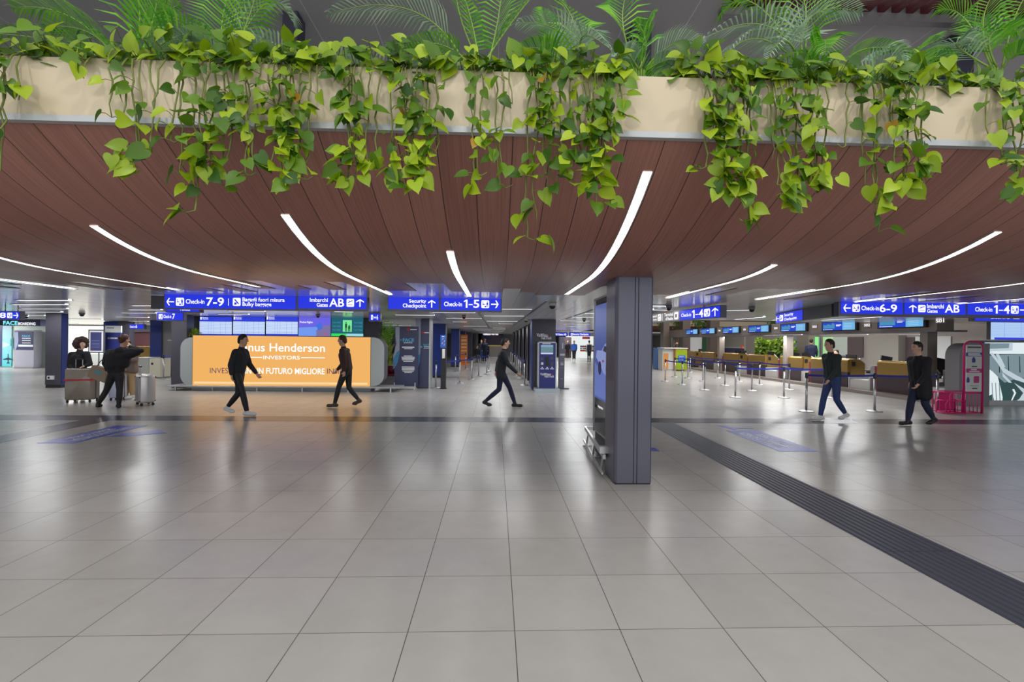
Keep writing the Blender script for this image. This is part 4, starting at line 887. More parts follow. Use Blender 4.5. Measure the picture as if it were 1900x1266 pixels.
for yc in (6.4, 5.95): scr.flat([(-yc+.1*math.cos(a*pi/6), 1.27+.1*math.sin(a*pi/6)) for a in range(12)], Fx, .005, 3)
scr.rect(Fx, -6.25, 1.36, -6.15, 1.39, .005, 4)
scr.build('display', [glow('display_blue', (62, 78, 146), .9), glow('display_snow', (90, 108, 178), .9), glow('display_car', (132, 146, 200), .9), glow('display_dark', (26, 30, 62), .9), glow('display_red', (150, 50, 80), .9)], t)
mb = MB(); letter(mb, Fx, 'ingresso', -6.5, .69, -6.2, .735, c=.002); mb.build('lettering', M_SIGNW, t)
mb = MB(); mb.box(X+.0, X+.1, ya+.1, yb-.1, .02, .32); mb.build('base', M_BLACK, t)
mb = MB()   # low steel guard rail around the foot
mb.bar((X-.16, 5.45, .24), (X-.02, 7.3, .24), .03, .055); mb.bar((X-.02, 7.3, .24), (X+.3, 7.3, .24), .03, .055); mb.bar((X-.19, 5.42, .05), (X-.05, 7.3, .05), .02, .03)
for y in (5.6, 6.3, 7.0): mb.bar((X-.15+.14*(y-5.45)/1.85, y, .24), (X-.18+.14*(y-5.45)/1.85, y, .05), .02, .02); mb.bar((X-.12, y, .02), (X+.02, y, .02), .02, .02)
mb.build('guard_rail', M_STEEL, t)
MB().box(X-.19, X-.03, 5.18, 5.22, .36, .43).box(X-.19, X+.0, 5.19, 5.23, .36, .43).build('bracket', M_STEEL, t) if False else MB().box(1.275, 1.384, 5.42, 5.5, .29, .37).build('bracket', M_STEEL, t)

# floor decals
MDEC = mat('decal_blue', (38, 58, 186), .3)
def decal(label, x0, x1, y0, y1, u, lines, head):
    t = thing('floor_decal', label, 'floor sticker', ((x0+x1)/2, (y0+y1)/2, 0), 'blue arrow stickers on the floor')
    Ff = Fr((0, 0, .003), (1, 0, 0), (0, 1, 0)); MB().prism([(x0, y0), (x1, y0), (x1, y1), (x0, y1)], Ff, -.002, .0005).build('sheet', MDEC, t)
    if lines:
        s = 1 if u > 0 else -1
        G = Fr((x1 if s > 0 else x0, y0 if s > 0 else y1, .003), (0, s, 0), (-s, 0, 0)); mb = MB(); w, h = y1-y0, x1-x0
        letter(mb, G, lines[0], w*.12, h*.56, w*.88, h*.82, c=.0012, bold=.01); letter(mb, G, lines[1], w*.22, h*.2, w*.78, h*.46, c=.0012, bold=.01); mb.build('lettering', M_WLET, t)
    if head: MB().prism(head, Ff, -.002, .0005).build('arrow_head', MDEC, t)
TX = ('CONTROLLI DI SICUREZZA', 'SECURITY CHECK')
decal('blue security check floor sticker left of the orange reflection', -6.98, -6.43, 7.16, 8.62, -1, TX, [(-5.62, 7.95), (-5.97, 8.25), (-6.08, 7.98), (-6.36, 7.92), (-6.24, 7.78), (-6.38, 7.62), (-6.05, 7.68)][::-1])
decal('blue security check floor sticker right of the tactile strip', 4.36, 4.97, 6.75, 8.36, 1, TX, [(4.42, 8.87), (4.66, 8.86), (4.62, 8.74), (5.0, 8.55), (4.72, 8.56), (4.55, 8.42), (4.52, 8.6)][::-1])
decal('corner of a blue floor sticker peeking out behind the column', 1.9, 2.5, 6.75, 6.95, 1, None, None)
# ---------------------------------------------------------------- check-in desks along the right wall
DX = 12.72
desks = [(13.22, 14.6), (15.86, 17.76), (18.35, 19.75), (20.86, 22.3), (23.3, 24.8), (25.9, 27.35), (28.5, 29.9)]
struct('trim_9', MB().box(DX-.35, 16.6, 12.3, 31.5, 0, .11), M_BROWNM, 'low bronze plinth carrying the check-in desks', 'plinth')
M_DESKLOW = mat('desk_dark', (66, 54, 58), .35, .3)  # reflected-dark tone for the lower brass fronts, shared by the kick plates
DESKNAMES = ['nearest brass check-in desk behind the man in the black coat', 'second nearest brass check-in desk behind the walker in jeans', 'third nearest brass check-in desk below the hedge end', 'fourth nearest brass check-in desk in front of the hedge', 'fifth nearest brass check-in desk under the roller shutter', 'second farthest brass check-in desk in the row', 'farthest brass check-in desk beside the green information counter']
for i, (ya, yb) in enumerate(desks):
    t = thing('check_in_desk', DESKNAMES[i], 'desk', (DX+.2, (ya+yb)/2, .11), 'brass check-in desks in a row')
    Fd = Fr((0, yb, 0), (1, 0, 0), (0, 0, 1))
    prof = [(DX, .66)]+[(DX, 1.05)]+[(DX+.09-.09*math.cos(a*pi/12), 1.05+.09*math.sin(a*pi/12)) for a in range(1, 7)]+[(DX+.30, 1.14), (DX+.30, .66)]
    L = yb-ya
    Fn = Fr((0, yb, 0), (1, 0, 0), (0, 0, 1))          # n = -Y
    MB().prism(prof[::-1], Fn, 0, L, 0, False).build('front_panel', M_GOLD, t)
    MB().box(DX, DX+.30, ya, yb, .21, .66).build('lower_reflection_panel', M_DESKLOW, t)  # dark colour stands in for the dark reflection low in the brass
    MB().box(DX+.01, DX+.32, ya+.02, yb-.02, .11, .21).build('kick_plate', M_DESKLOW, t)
    e = MB(); e.prism([(DX+.08, .22), (DX+.62, .22), (DX+.62, .98), (DX+.42, 1.12), (DX+.10, 1.12)], Fr((0, ya, 0), (1, 0, 0), (0, 0, 1)), -.002, .03); e.build('end_panel', M_GOLD, t)
    MB().box(DX+.14, DX+.26, ya-.045, ya-.03, .88, 1.04).build('card_reader', M_BLACK, t)
    MB().bar((DX+.46, ya+.02, 1.15), (DX+.78, ya+.02, .80), .05, .03).build('screen_edge', M_WHITE, t)
    MB().box(DX+.3, DX+.95, ya+.1, yb, .70, .74).build('worktop', M_GREYM, t)
    MB().box(DX+.02, DX+.3, yb, yb+.12, .13, .95).build('side_bumper', M_MAROON, t)
    if i < 6:
        yc0, yc1 = (desks[i-1][1]+.14 if i else ya-1.2), ya-.06; xe = DX+(1.9 if i else .92)
        if yc1-yc0 > .95: yc0 = yc1-.95
        s = thing('baggage_scale', f'steel baggage conveyor beside the {ORD[i]} brass desk from the front', 'conveyor', (DX+.5, (yc0+yc1)/2, .11), 'steel baggage conveyors between the desks')
        MB().box(DX+.0, xe, yc0+.05, yc1-.05, .11, .42).build('body', mat('conveyor_steel', (196, 192, 186), .35, .4), s)
        MB().box(DX-.02, xe, yc0, yc0+.05, .11, .55).build('side_rail', M_SILVER, s); MB().box(DX-.02, xe, yc1-.05, yc1, .11, .55).build('side_rail', M_SILVER, s)
        MB().box(DX+.8, DX+.88, yc0+.0, yc1, .55, .92).build('back_guard', M_SILVER, s)
        MB().box(DX+.05, xe-.05, yc0+.06, yc1-.06, .42, .44).build('belt_surface', M_OFFW, s)
    # the desk's screen and chair behind
    m = thing('desk_monitor', f'dark monitor behind the {ORD[i]} brass desk from the front', 'monitor', (DX+.7, ya+.7, .74), 'monitors behind the brass desks')
    MB().bar((DX+.78, ya+.55, 1.12), (DX+.78, ya+1.05, 1.12), .03, .32).build('screen', M_BLACK, m); MB().box(DX+.75, DX+.81, ya+.77, ya+.83, .74, .98).build('stand', M_BLACK, m)
    if i in (0, 1, 3, 5):
        c = thing('office_chair', f'black office chair behind the {ORD[i]} brass desk from the front', 'chair', (DX+1.3, ya-.1, .11), 'black office chairs behind the desks')
        x, y = (DX+1.3, ya+.9) if i == 0 else (DX+1.35, ya+.3)
        MB().prism(rr(x-.24, y-.24, x+.24, y+.24, .06, 3), Fr((0, 0, 0), (1, 0, 0), (0, 1, 0)), .60, .68).build('seat', M_BLACK, c)
        MB().bar((x+.05, y-.24, .72), (x+.14, y-.26, 1.25), .42, .05, up=(0, 1, 0)).build('backrest', M_BLACK, c)
        MB().tube([(x, y, .6), (x, y, .2)], .03, 8).build('column_post', M_STEEL, c); MB().bar((x-.28, y, .17), (x+.28, y, .17), .04, .06).bar((x, y-.28, .17), (x, y+.28, .17), .04, .06).build('foot_star', M_BLACK, c)
# header with the desk screens
HX = 12.55
t = thing('desk_header', 'long bronze-grey header beam over the check-in desks', 'header beam', (HX, 21, 2.06)); t['kind'] = 'structure'
MB().box(HX, HX+.5, 12.4, 32.2, 2.10, 2.56).build('fascia', M_BROWNM, t); MB().box(HX-.02, HX+.9, 12.4, 32.2, 2.05, 2.10).build('soffit_board', M_GREYM, t)
for y in (12.9, 19.3, 25.2, 31.8): MB().box(HX+.1, HX+.4, y-.12, y+.12, .11, 2.05).build('support_post', M_BROWNM, t)
MSC1, MSC2, MSC3 = glow('desk_screen_blue', (26, 66, 200), 1), glow('desk_screen_sky', (110, 178, 226), 1), glow('desk_screen_teal', (70, 140, 180), 1)
for i, (xa, xb, yc, num) in enumerate(((1634.5, 1720, 598.5, 'S01'), (1530, 1592, 605.5, 'S02'), (1452.5, 1499, 608, 'S03'), (1392.5, 1430, 610.5, 'S04'), (1344, 1374, 612.7, 'S05'), (1304, 1329, 614.5, 'S06'), (1275.5, 1297, 616, 'S07'))):
    yb = atX(xa, yc, HX).y; ya = atX(xb, yc, HX).y; z = atX((xa+xb)/2, yc, HX).z; hh = .155
    s = thing('desk_display', f'blue display over the {ORD[i]} nearest check-in desk', 'screen', (HX-.06, (ya+yb)/2, z-hh), 'blue displays on the header over the desks')
    MB().box(HX-.09, HX, ya-.05, yb+.03, z-hh-.02, z+hh+.02).build('case', M_BLACK, s)
    G = Fr((HX-.092, yb, z-hh), (0, -1, 0), (0, 0, 1)); L = yb-ya; mb = MB()
    mb.rect(G, .02, .01, L-.02, 2*hh-.01, .002, 0); mb.rect(G, L*.63, .01, L-.02, 2*hh-.01, .003, 1); mb.flat([(L*.04, hh*.5), (L*.40, hh*.5), (L*.40, hh*1.5), (L*.33, hh*1.85), (L*.29, hh*1.3), (L*.2, hh*1.6), (L*.12, hh*1.3), (L*.04, hh*1.5)], G, .003, 2)
    mb.rect(G, L*.44, hh*1.2, L*.60, hh*1.36, .004, 3); mb.rect(G, L*.44, hh*.98, L*.56, hh*1.1, .004, 3); mb.rect(G, L*.08, hh*.2, L*.34, hh*.28, .004, 3); mb.rect(G, L*.04, hh*.15, L*.065, hh*.4, .004, 4)
    for k in range(4): mb.rect(G, L*.67, hh*(.4+.35*k), L*.9, hh*(.46+.35*k), .004, 4)
    mb.build('picture', [MSC1, MSC2, MSC3, M_SIGNW, glow('desk_screen_pale', (190, 226, 246), 1)], s)
    y2 = ya-.28; mb = MB(); G2 = Fr((HX-.015, y2, z-.1), (0, -1, 0), (0, 0, 1)); letter(mb, G2, num, .0, .05, .24, .145, bold=.02)
    MB().box(HX-.013, HX, y2-.27, y2+.03, z-.08, z+.08).build('number_plate', M_BROWNM, s); mb.build('desk_number', M_SIGNW, s)
for i, (a, b) in enumerate((((1418, 622.5), (1488, 621)), ((1522, 622), (1610, 620.5)), ((1668, 621), (1707, 620.5)), ((1700, 623.5), (1830, 622)))):
    tube_light(a, b, f'slim white light under the desk header, {ORD[i]} from the hedge', 2.045, 'slim lights under the desk header', .06)
for y in (24.5, 28.5):
    p = Vector((HX+.4, y, 2.045)); l = area('tube_lamp', p-Vector((0, 0, .02)), p-Vector((0, 0, 2)), 1, 1, TUBE_W*1.2, (1, .98, .95)); l.data.size = .06; l.data.size_y = 2.0; l.rotation_euler = (0, 0, 0)
# ---------------------------------------------------------------- behind the desks
WX = 16.6
def wallbox(name, label, cat, pxa, pxb, y_top, y_bot, m, d=.12, X=WX, parts=None):
    pa = atX(pxa, y_top, X-d); pb = atX(pxb, y_top, X-d); mid = (pxa+pxb)/2
    z1 = min(2.75, atX(mid, y_top, X-d).z); z0 = max(.0, atX(mid, y_bot, X-d).z)
    t = thing(name, label, cat, (X-d/2, (pa.y+pb.y)/2, z0)); MB().box(X-d, X-.002, min(pa.y, pb.y), max(pa.y, pb.y), z0, z1).build('panel', m, t); return t, (min(pa.y, pb.y), max(pa.y, pb.y), z0, z1)
t, b = wallbox('roller_shutter', 'grey metal roller shutter with a dark band behind the desks', 'shutter', 1335, 1381, 625.5, 672, mat('shutter_grey', (150, 148, 140), .4, .3), .1)
MB().box(WX-.14, WX-.09, b[0], b[1], b[2], atX(1358, 646, WX).z).build('dark_opening', M_NAVY, t); MB().box(WX-.17, WX-.1, b[0], b[1], atX(1358, 645.5, WX).z-.02, atX(1358, 645.5, WX).z+.05).build('bottom_rail', M_SILVER, t); MB().box(WX-.2, WX-.12, b[0]+.05, b[0]+.25, atX(1378, 645, WX).z-.08, atX(1378, 645, WX).z+.12).build('warning_light', mat('orange_lens', (240, 90, 40), .4), t)
t, b = wallbox('electric_cabinet', 'small grey-white wall cabinets beside the roller shutter', 'wall cabinet', 1325, 1334, 625.5, 645, M_OFFW, .2)
MB().box(WX-.215, WX-.2, b[0]+.1, b[1]-.1, b[2]+.5, b[2]+.58).build('door_gap', M_CHAR, t)
t, b = wallbox('wall_poster', 'teal poster of a white-suited figure left of the green door', 'poster', 1282, 1299.5, 626, 657, mat('poster_teal', (96, 172, 196), .5), .06)
G = Fr((WX-.064, b[1], b[2]), (0, -1, 0), (0, 0, 1)); L = b[1]-b[0]; h = b[3]-b[2]; mb = MB()
mb.flat([(L*.3, h*.12), (L*.45, h*.1), (L*.5, h*.35), (L*.62, h*.1), (L*.75, h*.14), (L*.7, h*.5), (L*.88, h*.55), (L*.86, h*.66), (L*.66, h*.68), (L*.68, h*.86), (L*.5, h*.93), (L*.38, h*.84), (L*.36, h*.66), (L*.12, h*.6), (L*.14, h*.5), (L*.34, h*.48)], G, .001, 0); mb.flat(rr(L*.42, h*.72, L*.62, h*.86, .08, 3), G, .002, 1)
mb.build('figure_print', [mat('suit_print', (208, 206, 222), .5), mat('visor_print', (60, 60, 96), .4)], t)
struct('door_1', MB().box(WX-.08, WX, atX(1316, 630, WX).y, atX(1306, 630, WX).y, .11, 2.05), mat('green_door', (40, 150, 78), .45), 'green door behind the far check-in desks', 'door')
t, b = wallbox('fire_extinguisher_box', 'small red box right of the green door', 'fire box', 1317, 1320, 637, 645, M_RED, .15)
t = thing('slatted_screen', 'screen of light wooden slats behind the information counter', 'screen', (14.3, 33.6, 0))
q = YF(33.5).bb(1247, 624, 1268, 650); 
MB().box(q[0], q[2], 33.55, 33.6, 0, q[3]).build('backing', M_WHITE, t); mb = MB()
for k in range(5): x = q[0]+(q[2]-q[0])*(k+.15)/5; mb.box(x, x+.08, 33.44, 33.54, 0, q[3])
mb.build('slats', mat('oak', (200, 150, 84), .5), t)
q = YF(33.4).bb(1268, 624, 1282, 660); struct('wall_white', MB().box(q[0], 15.6, 33.6, 33.7, 0, 2.1), M_WHITE, 'white wall piece beside the wooden slats', 'wall')
# information counter
p = fl(1262, 690); Y = 26.4; F = YF(Y)
t = thing('information_counter', 'white and orange information counter with a green moss front', 'counter', (11.0, 26.8, 0))
q = F.bb(1253, 646, 1275, 690); MB().box(q[0], q[2], Y, Y+1.0, .06, q[3]-.05).build('carcass', mat('orange_wood', (210, 140, 70), .5), t)
q1 = F.bb(1253.5, 649, 1274, 686); MB().box(q1[0], q1[2], Y-.03, Y, q1[1], q1[3]).build('moss_panel', mat('moss', (142, 168, 30), .9, noise=.45, bump=1.0, scale=28), t)
q2 = F.bb(1258, 660, 1271, 671); s = MB().box(q2[0], q2[2], Y-.05, Y-.03, q2[1], q2[3]).build('name_plate', mat('plate_blue', (34, 90, 200), .45), t); mb = MB(); F2 = YF(Y-.052); letter(mb, F2, 'airport', *F2.bb(1260.5, 661, 1269, 663.5)); letter(mb, F2, 'help', *F2.bb(1260.5, 665, 1268.5, 669)); mb.build('lettering', M_WLET, s)
q3 = F.bb(1232, 647, 1253, 688); MB().box(q3[0], q3[2], Y+.25, Y+1.0, .06, q3[3]-.05).build('white_front', M_OFFW, t); MB().box(q3[0]+.05, q3[0]+.34, Y+.22, Y+.25, .1, q3[3]-.3).build('wood_inlay', MATS['orange_wood'], t)
MB().box(q3[0]-.03, q[2]+.03, Y-.06, Y+1.05, q[3]-.05, q[3]).build('counter_top', M_WHITE, t); MB().box(q3[0]+.03, q[2]-.03, Y+.3, Y+.95, 0, .06).build('plinth', M_WHITE, t)
q = YF(27.6).bb(1219, 646, 1231.5, 682); t = thing('blue_column_unit', 'plain blue cabinet left of the information counter', 'cabinet', ((q[0]+q[2])/2, 27.9, 0)); MB().box(q[0], q[2], 27.6, 28.3, .03, q[3]).build('body', mat('mid_blue', (64, 118, 192), .45), t); MB().box(q[0]+.03, q[2]-.03, 27.65, 28.25, 0, .03).build('plinth', M_CHAR, t)
# court columns, far planter and soffit
for i, (px0, px1, Y) in enumerate(((1231, 1242, 32.2), (1267, 1281, 32.2), (1318, 1335, 32.2))):
    a, b = atY(px0, 620, Y), atY(px1, 620, Y); o = MB().box(a.x, b.x, Y, Y+.6, 0, 6.9).build('column', mat('brown_column', (100, 88, 80), .45, .2)); tag(o, f'{ORD[i]} brown column of the far court, from the left', 'column', kind='structure')
t = thing('planter', 'distant cream planter with hanging plants beyond the court', 'planter', (20, 34, 2.95)); MB().box(5.8, 40, 34.0, 34.05, 2.95, 3.36).build('front_panel', MATS['cream_panel'], t); MB().box(5.8, 40, 34.05, 34.6, 3.2, 3.3).build('trough', M_CHAR, t)
mb = MB(); ys = [34.05+.45*i for i in range(6)]
vs = [(x, y, 2.385+.6*(1-(y-34.0)/2.3)**2.2) for y in ys for x in (5.8, 40)]; mb.add(vs, [(2*i, 2*i+2, 2*i+3, 2*i+1) for i in range(5)], 0, True); struct('ceiling_far', mb, M_WOOD, 'distant brown wood soffit under the far planter', 'ceiling')
area('court_fill_lamp', (12.5, 22, 6.9), (12.5, 22, 0), 9, 14, 1100, (1, .98, .95))  # fill lamp added to brighten the dark court, without a fitting
area('court_fill_lamp', (13, 17, 6.6), (14, 34, 2.6), 8, 1.5, 450, (1, .98, .95))  # fill lamp added and aimed to light the far planter front
area('court_fill_lamp', (24, 40, 2.3), (24, 40, 0), 16, 8, 200, (1, .98, .95))
# glazed hedge bay
ya, yb = atX(1477, 640, 15.3).y, atX(1405, 640, 15.3).y
hedge = (15.3, ya+.1, yb-.1)
t = thing('display_case', 'pale glazed bay with green light behind the hedge', 'glass bay', (16.3, (ya+yb)/2, .11)); MB().box(16.45, 16.55, ya, yb, .5, 2.05).build('back_panel', mat('bay_back', (120, 140, 150), .3), t); MB().box(16.44, 16.5, ya, ya+.3, .9, 2.05).build('green_panel', glow('green_bay', (150, 235, 150), 1.0), t)
struct('trim_10', MB().box(WX-.5, WX, atX(1500, 640, WX-.5).y, atX(1478, 640, WX-.5).y, .11, 2.75), M_BROWNM, 'brown pier right of the hedge bay', 'pier')
t, b = wallbox('wall_poster', 'pale orange poster behind the staff member in navy', 'poster', 1503, 1516, 634, 655, mat('poster_peach', (214, 160, 124), .5), .05)
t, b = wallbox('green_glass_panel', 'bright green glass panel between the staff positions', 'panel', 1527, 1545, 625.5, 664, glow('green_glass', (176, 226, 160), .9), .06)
t, b = wallbox('partition_wall', 'pale grey-green partition behind the seated staff', 'partition', 1545.5, 1572, 625.5, 660, mat('grey_green', (166, 176, 168), .45), .05)
t, b = wallbox('dark_doorway', 'dark brown doorway panel behind the second desk', 'doorway', 1573, 1601, 625.5, 662, mat('dark_brown', (76, 64, 66), .5), .05)
t, b = wallbox('wall_pier', 'wide pale grey pier between the two nearest desks', 'pier', 1610, 1667, 622, 690, mat('pale_taupe', (138, 134, 126), .45, .1), .35); t['kind'] = 'structure'; t.name = 'trim_11'; BASE['trim_11'] = BASE.get('wall_pier', Vector())
t, b = wallbox('dark_doorway', 'dark red-brown doorway right of the wide pier', 'doorway', 1670, 1697, 626, 690, MATS['dark_brown'], .05)
t, b = wallbox('notice_board', 'white notice sheet with an orange head on the pale wall', 'notice', 1711, 1726, 643, 660, M_WHITE, .14); MB().box(WX-.15, WX-.14, b[0]+.02, b[1]-.02, b[3]-.1, b[3]-.02).build('orange_head', MATS['orange_board'], t)
t, b = wallbox('partition_wall', 'whitish partition behind the nearest desk', 'partition', 1698, 1764, 624.5, 700, mat('whitish', (186, 188, 188), .45), .04)
# rear queue belts
for i, (pa, pb, z) in enumerate((((1672, 664), (1686, 664), 1), ((1728, 660), (1782, 660), 1))):
    p, q = atX(pa[0], pa[1], 15.6), atX(pb[0], pb[1], 15.6); stanchion((15.6, q.y, 0), f'{ORD[i]} belt post behind the nearest desk, before the pale partition', (15.6, p.y, 0), 'belt posts behind the desks')
# rounded grey pylon at the end of the desks
a = atY(1779, 640, 11.9); t = thing('column', 'grey metal pylon with rounded top behind the magenta stand', 'column', (13.0, 12.1, 0)); t['kind'] = 'structure'
x0 = atY(1780, 700, 11.9).x; x1 = atY(1836, 700, 11.9).x; zt = atY(1800, 637, 11.9).z
MB().prism([(x0, 0), (x1, 0), (x1, zt)]+[(x0+.35-.35*math.sin(k*pi/12), zt-.35+.35*math.cos(k*pi/12)) for k in range(0, 7)], Fr((0, 11.9, 0), (1, 0, 0), (0, 0, 1)), -.4, 0).build('cladding', M_GREYM, t)
# black-and-white light box at the right edge
Y = 12.12; F = YF(Y); q = F.bb(1829, 636, 1990, 749)
t = thing('light_box', 'black-and-white photo light box cut by the right edge', 'light box', ((q[0]+q[2])/2, Y+.2, 0))
MB().box(q[0]-.06, q[2], Y+.01, Y+.4, .0, q[3]+.03).build('case', M_GREYM, t)
z = zc(1720, 540, 5.278)
def zq(*pts): return [(1720+x/5.278, 540+y/5.278) for x, y in pts]
G1, G2, G3, G4, G5 = [glow('bw_print_%s' % n, c, .95) for n, c in (('pale', (226, 238, 242)), ('mid', (120, 142, 150)), ('dark', (44, 72, 74)), ('light', (190, 206, 214)), ('black', (24, 34, 40)))]
fc = MB().rect(F, q[0], q[1], q[2], q[3], .0, 0).build('display_face', G3, t)
mb = MB()
pxpoly(mb, F, [(1829, 657), (1829, 636), (1990, 636), (1990, 657)], 0, .002)
pxpoly(mb, F, zq((565, 505), (840, 505), (835, 585), (565, 595)), 3, .003); pxpoly(mb, F, zq((580, 515), (805, 515), (800, 560), (580, 570)), 1, .004)
pxpoly(mb, F, zq((575, 640), (700, 628), (1000, 620), (1000, 860), (900, 850), (760, 900), (640, 800), (575, 800)), 1, .003)
for xx in (700, 790, 900): pxpoly(mb, F, zq((xx, 640), (xx+8, 640), (xx+14, 800), (xx+4, 800)), 2, .004)
pxpoly(mb, F, zq((612, 610), (640, 604), (700, 680), (760, 760), (880, 830), (960, 870), (950, 900), (860, 870), (745, 800), (690, 710)), 3, .006); pxpoly(mb, F, zq((672, 622), (700, 620), (730, 670), (765, 745), (745, 750), (700, 680)), 3, .005); pxpoly(mb, F, zq((735, 800), (830, 900), (800, 900), (740, 840)), 3, .006)
pxpoly(mb, F, zq((570, 920), (570, 790), (610, 770), (640, 790), (690, 840), (720, 960), (738, 1040), (735, 1100), (660, 1095), (640, 1010), (600, 1030)), 0, .007)
for xx in (630, 665, 700): pxpoly(mb, F, zq((xx, 900), (xx+8, 900), (xx+18, 1090), (xx+8, 1090)), 1, .008)
pxpoly(mb, F, zq((850, 900), (950, 960), (1000, 1000), (1000, 1100), (820, 1105), (900, 1060), (940, 1000)), 3, .006); pxpoly(mb, F, zq((830, 965), (850, 960), (870, 1000), (840, 1060), (825, 1090), (820, 1075), (850, 1000)), 0, .008)
mb.build('photo_print', [G1, G2, G5, G4], fc)
MB().box(q[0]-.05, q[2], Y-.02, Y+.38, 0, .14).build('plinth', M_SILVER, t)
# departures monitor over it
Y = 11.3; F = YF(Y); q = F.bb(1838, 596.5, 1962, 630.5)
t = thing('departure_board', 'pale timetable screen hanging at the right edge', 'screen', ((q[0]+q[2])/2, Y, q[1])); MB().box(q[0], q[2], Y, Y+.1, q[1], q[3]).build('case', M_CHAR, t)
mb = MB(); mb.rect(F, q[0], q[1], q[2], q[3], .002, 1); h = q[3]-q[1]; mb.rect(F, q[0], q[3]-h*.1, q[2], q[3], .003, 0); mb.rect(F, q[0]+.1, q[1], q[2], q[1]+h*.12, .003, 0)
for k in range(1, 10): y = q[1]+h*(.12+.78*k/10); mb.rect(F, q[0]+.02, y-.003, q[2], y+.003, .004, 2)
for k in (.2, .45, .7): mb.rect(F, q[0]+(q[2]-q[0])*k, q[1]+h*.12, q[0]+(q[2]-q[0])*k+.01, q[3]-h*.1, .004, 2)
mb.build('timetable', [SB, glow('screen_pale_blue', (176, 206, 240), 1), SL], t)
for k in (.2, .8): x = q[0]+(q[2]-q[0])*k; MB().tube([(x, Y+.05, q[3]), (x, Y+.05, FLATZ+.004)], .015, 6).build('hanger', M_STEEL, t)
# magenta hand-baggage gauge
pb = fl(1806, 770); Y = pb.y+.02
t = thing('baggage_gauge', 'magenta steel hand-baggage gauge with a printed upright board', 'baggage gauge', (11.4, Y+.3, 0))
F = YF(Y); q = F.bb(1786, 633, 1825, 770)
r = .022; xa, xb, zt = q[0]+.02, q[2]-.02, q[3]-.02
path = [(xa, Y, .03), (xa, Y, zt-.15)]+[(xa+.15-.15*math.cos(k*pi/10), Y, zt-.15+.15*math.sin(k*pi/10)) for k in range(1, 6)]+[(xb-.15+.15*math.sin(k*pi/10), Y, zt-.15+.15*math.cos(k*pi/10)) for k in range(0, 6)]+[(xb, Y, .03)]
MB().tube(path, r, 8).build('upright_frame', M_PINK, t)
z = zc(1720, 540, 5.278)
q1 = F.bb(*z(381, 530, 548, 984)); bd = MB().box(q1[0], q1[2], Y-.004, Y+.012, q1[1], q1[3]).build('board', M_OFFW, t)
mb = MB(); F2 = YF(Y-.006); mb.rect(F2, *F2.bb(*z(381, 606, 548, 640)), c=.002, mi=0); mb.rect(F2, *F2.bb(*z(381, 762, 548, 800)), c=.002, mi=1)
for x0_, y0_, x1_, y1_, mi in ((440, 662, 474, 702, 0), (387, 858, 416, 898, 0), (458, 835, 510, 902, 1)): mb.flat(rr(*F2.bb(*z(x0_, y0_, x1_, y1_)), .02, 3), F2, .003, mi)
mb.rect(F2, *F2.bb(*z(448, 650, 466, 664)), c=.003, mi=0); mb.rect(F2, *F2.bb(*z(394, 846, 410, 860)), c=.003, mi=0)
for x0_, y0_, x1_, y1_ in ((400, 612, 520, 620), (400, 626, 532, 633), (430, 768, 486, 776), (412, 784, 514, 792)): mb.rect(F2, *F2.bb(*z(x0_, y0_, x1_, y1_)), c=.003, mi=2)
for x0_, y0_, x1_, y1_ in ((436, 736, 490, 746), (424, 928, 506, 932), (440, 950, 492, 962), (396, 545, 530, 560)): mb.rect(F2, *F2.bb(*z(x0_, y0_, x1_, y1_)), c=.003, mi=3)
mb.build('print', [mat('print_blue', (44, 52, 140), .5), mat('print_magenta', (176, 40, 120), .5), M_WLET, mat('print_grey', (90, 90, 100), .5)], bd)
mb = MB()   # two baskets of bars
def basket(x0, x1, y0, y1, z1, n):
    for x in (x0, x1):
        for y in (y0, y1): mb.tube([(x, y, .02), (x, y, z1-.06), (x+(.05 if x == x0 else 0), y, z1)], .014, 6)
    for y in (y0, y1): mb.tube([(x0+.05, y, z1), (x1, y, z1)], .014, 6); mb.tube([(x0, y, .04), (x1, y, .04)], .014, 6)
    for k in range(1, n): x = x0+(x1-x0)*k/n; mb.tube([(x, y0, .04), (x, y0, z1)], .008, 6)
    for x in (x0, x1): mb.tube([(x, y0, .04), (x, y1, .04)], .014, 6); mb.tube([(x, y0, z1), (x, y1, z1)], .014, 6)
qa = F.bb(1754, 742, 1788, 768); qb = F.bb(1764, 726, 1806, 768)
basket(qa[0], qa[2]+.02, Y-.02, Y+.22, .33, 5); basket(qb[0], xb, Y+.02, Y+.45, .52, 8); mb.build('basket', M_PINK, t)
MB().box(qb[0]+.08, q[2]-.25, Y+.45, Y+.47, .06, .50).build('tall_back_plate', M_PINK, t); MB().box(qa[0]+.08, qa[2], Y+.22, Y+.235, .06, .31).build('low_back_plate', M_PINK, t)
# ---------------------------------------------------------------- people
SKIN = mat('skin', (205, 160, 136), .5)
SKIN2 = mat('skin_light', (222, 182, 160), .5)
def fused(mb, name, m, voxel, parent, label=None, smooth=3):
    """closed pieces fused into one continuous skin"""
    me = mb.mesh('raw', m); o = bpy.data.objects.new('raw', me); COL.objects.link(o)
    r = o.modifiers.new('r', 'REMESH'); r.mode = 'VOXEL'; r.voxel_size = voxel
    s = o.modifiers.new('s', 'SMOOTH'); s.factor = .5; s.iterations = smooth
    dg = bpy.context.evaluated_depsgraph_get(); new = bpy.data.meshes.new_from_object(o.evaluated_get(dg))
    bpy.data.objects.remove(o); bpy.data.meshes.remove(me)
    new.name = name
    if not new.materials: new.materials.append(m)
    new.polygons.foreach_set('use_smooth', [True]*len(new.polygons))
    ob = bpy.data.objects.new(name, new); COL.objects.link(ob); put_under(ob, parent)
    if label: ob['label'] = label
    return ob
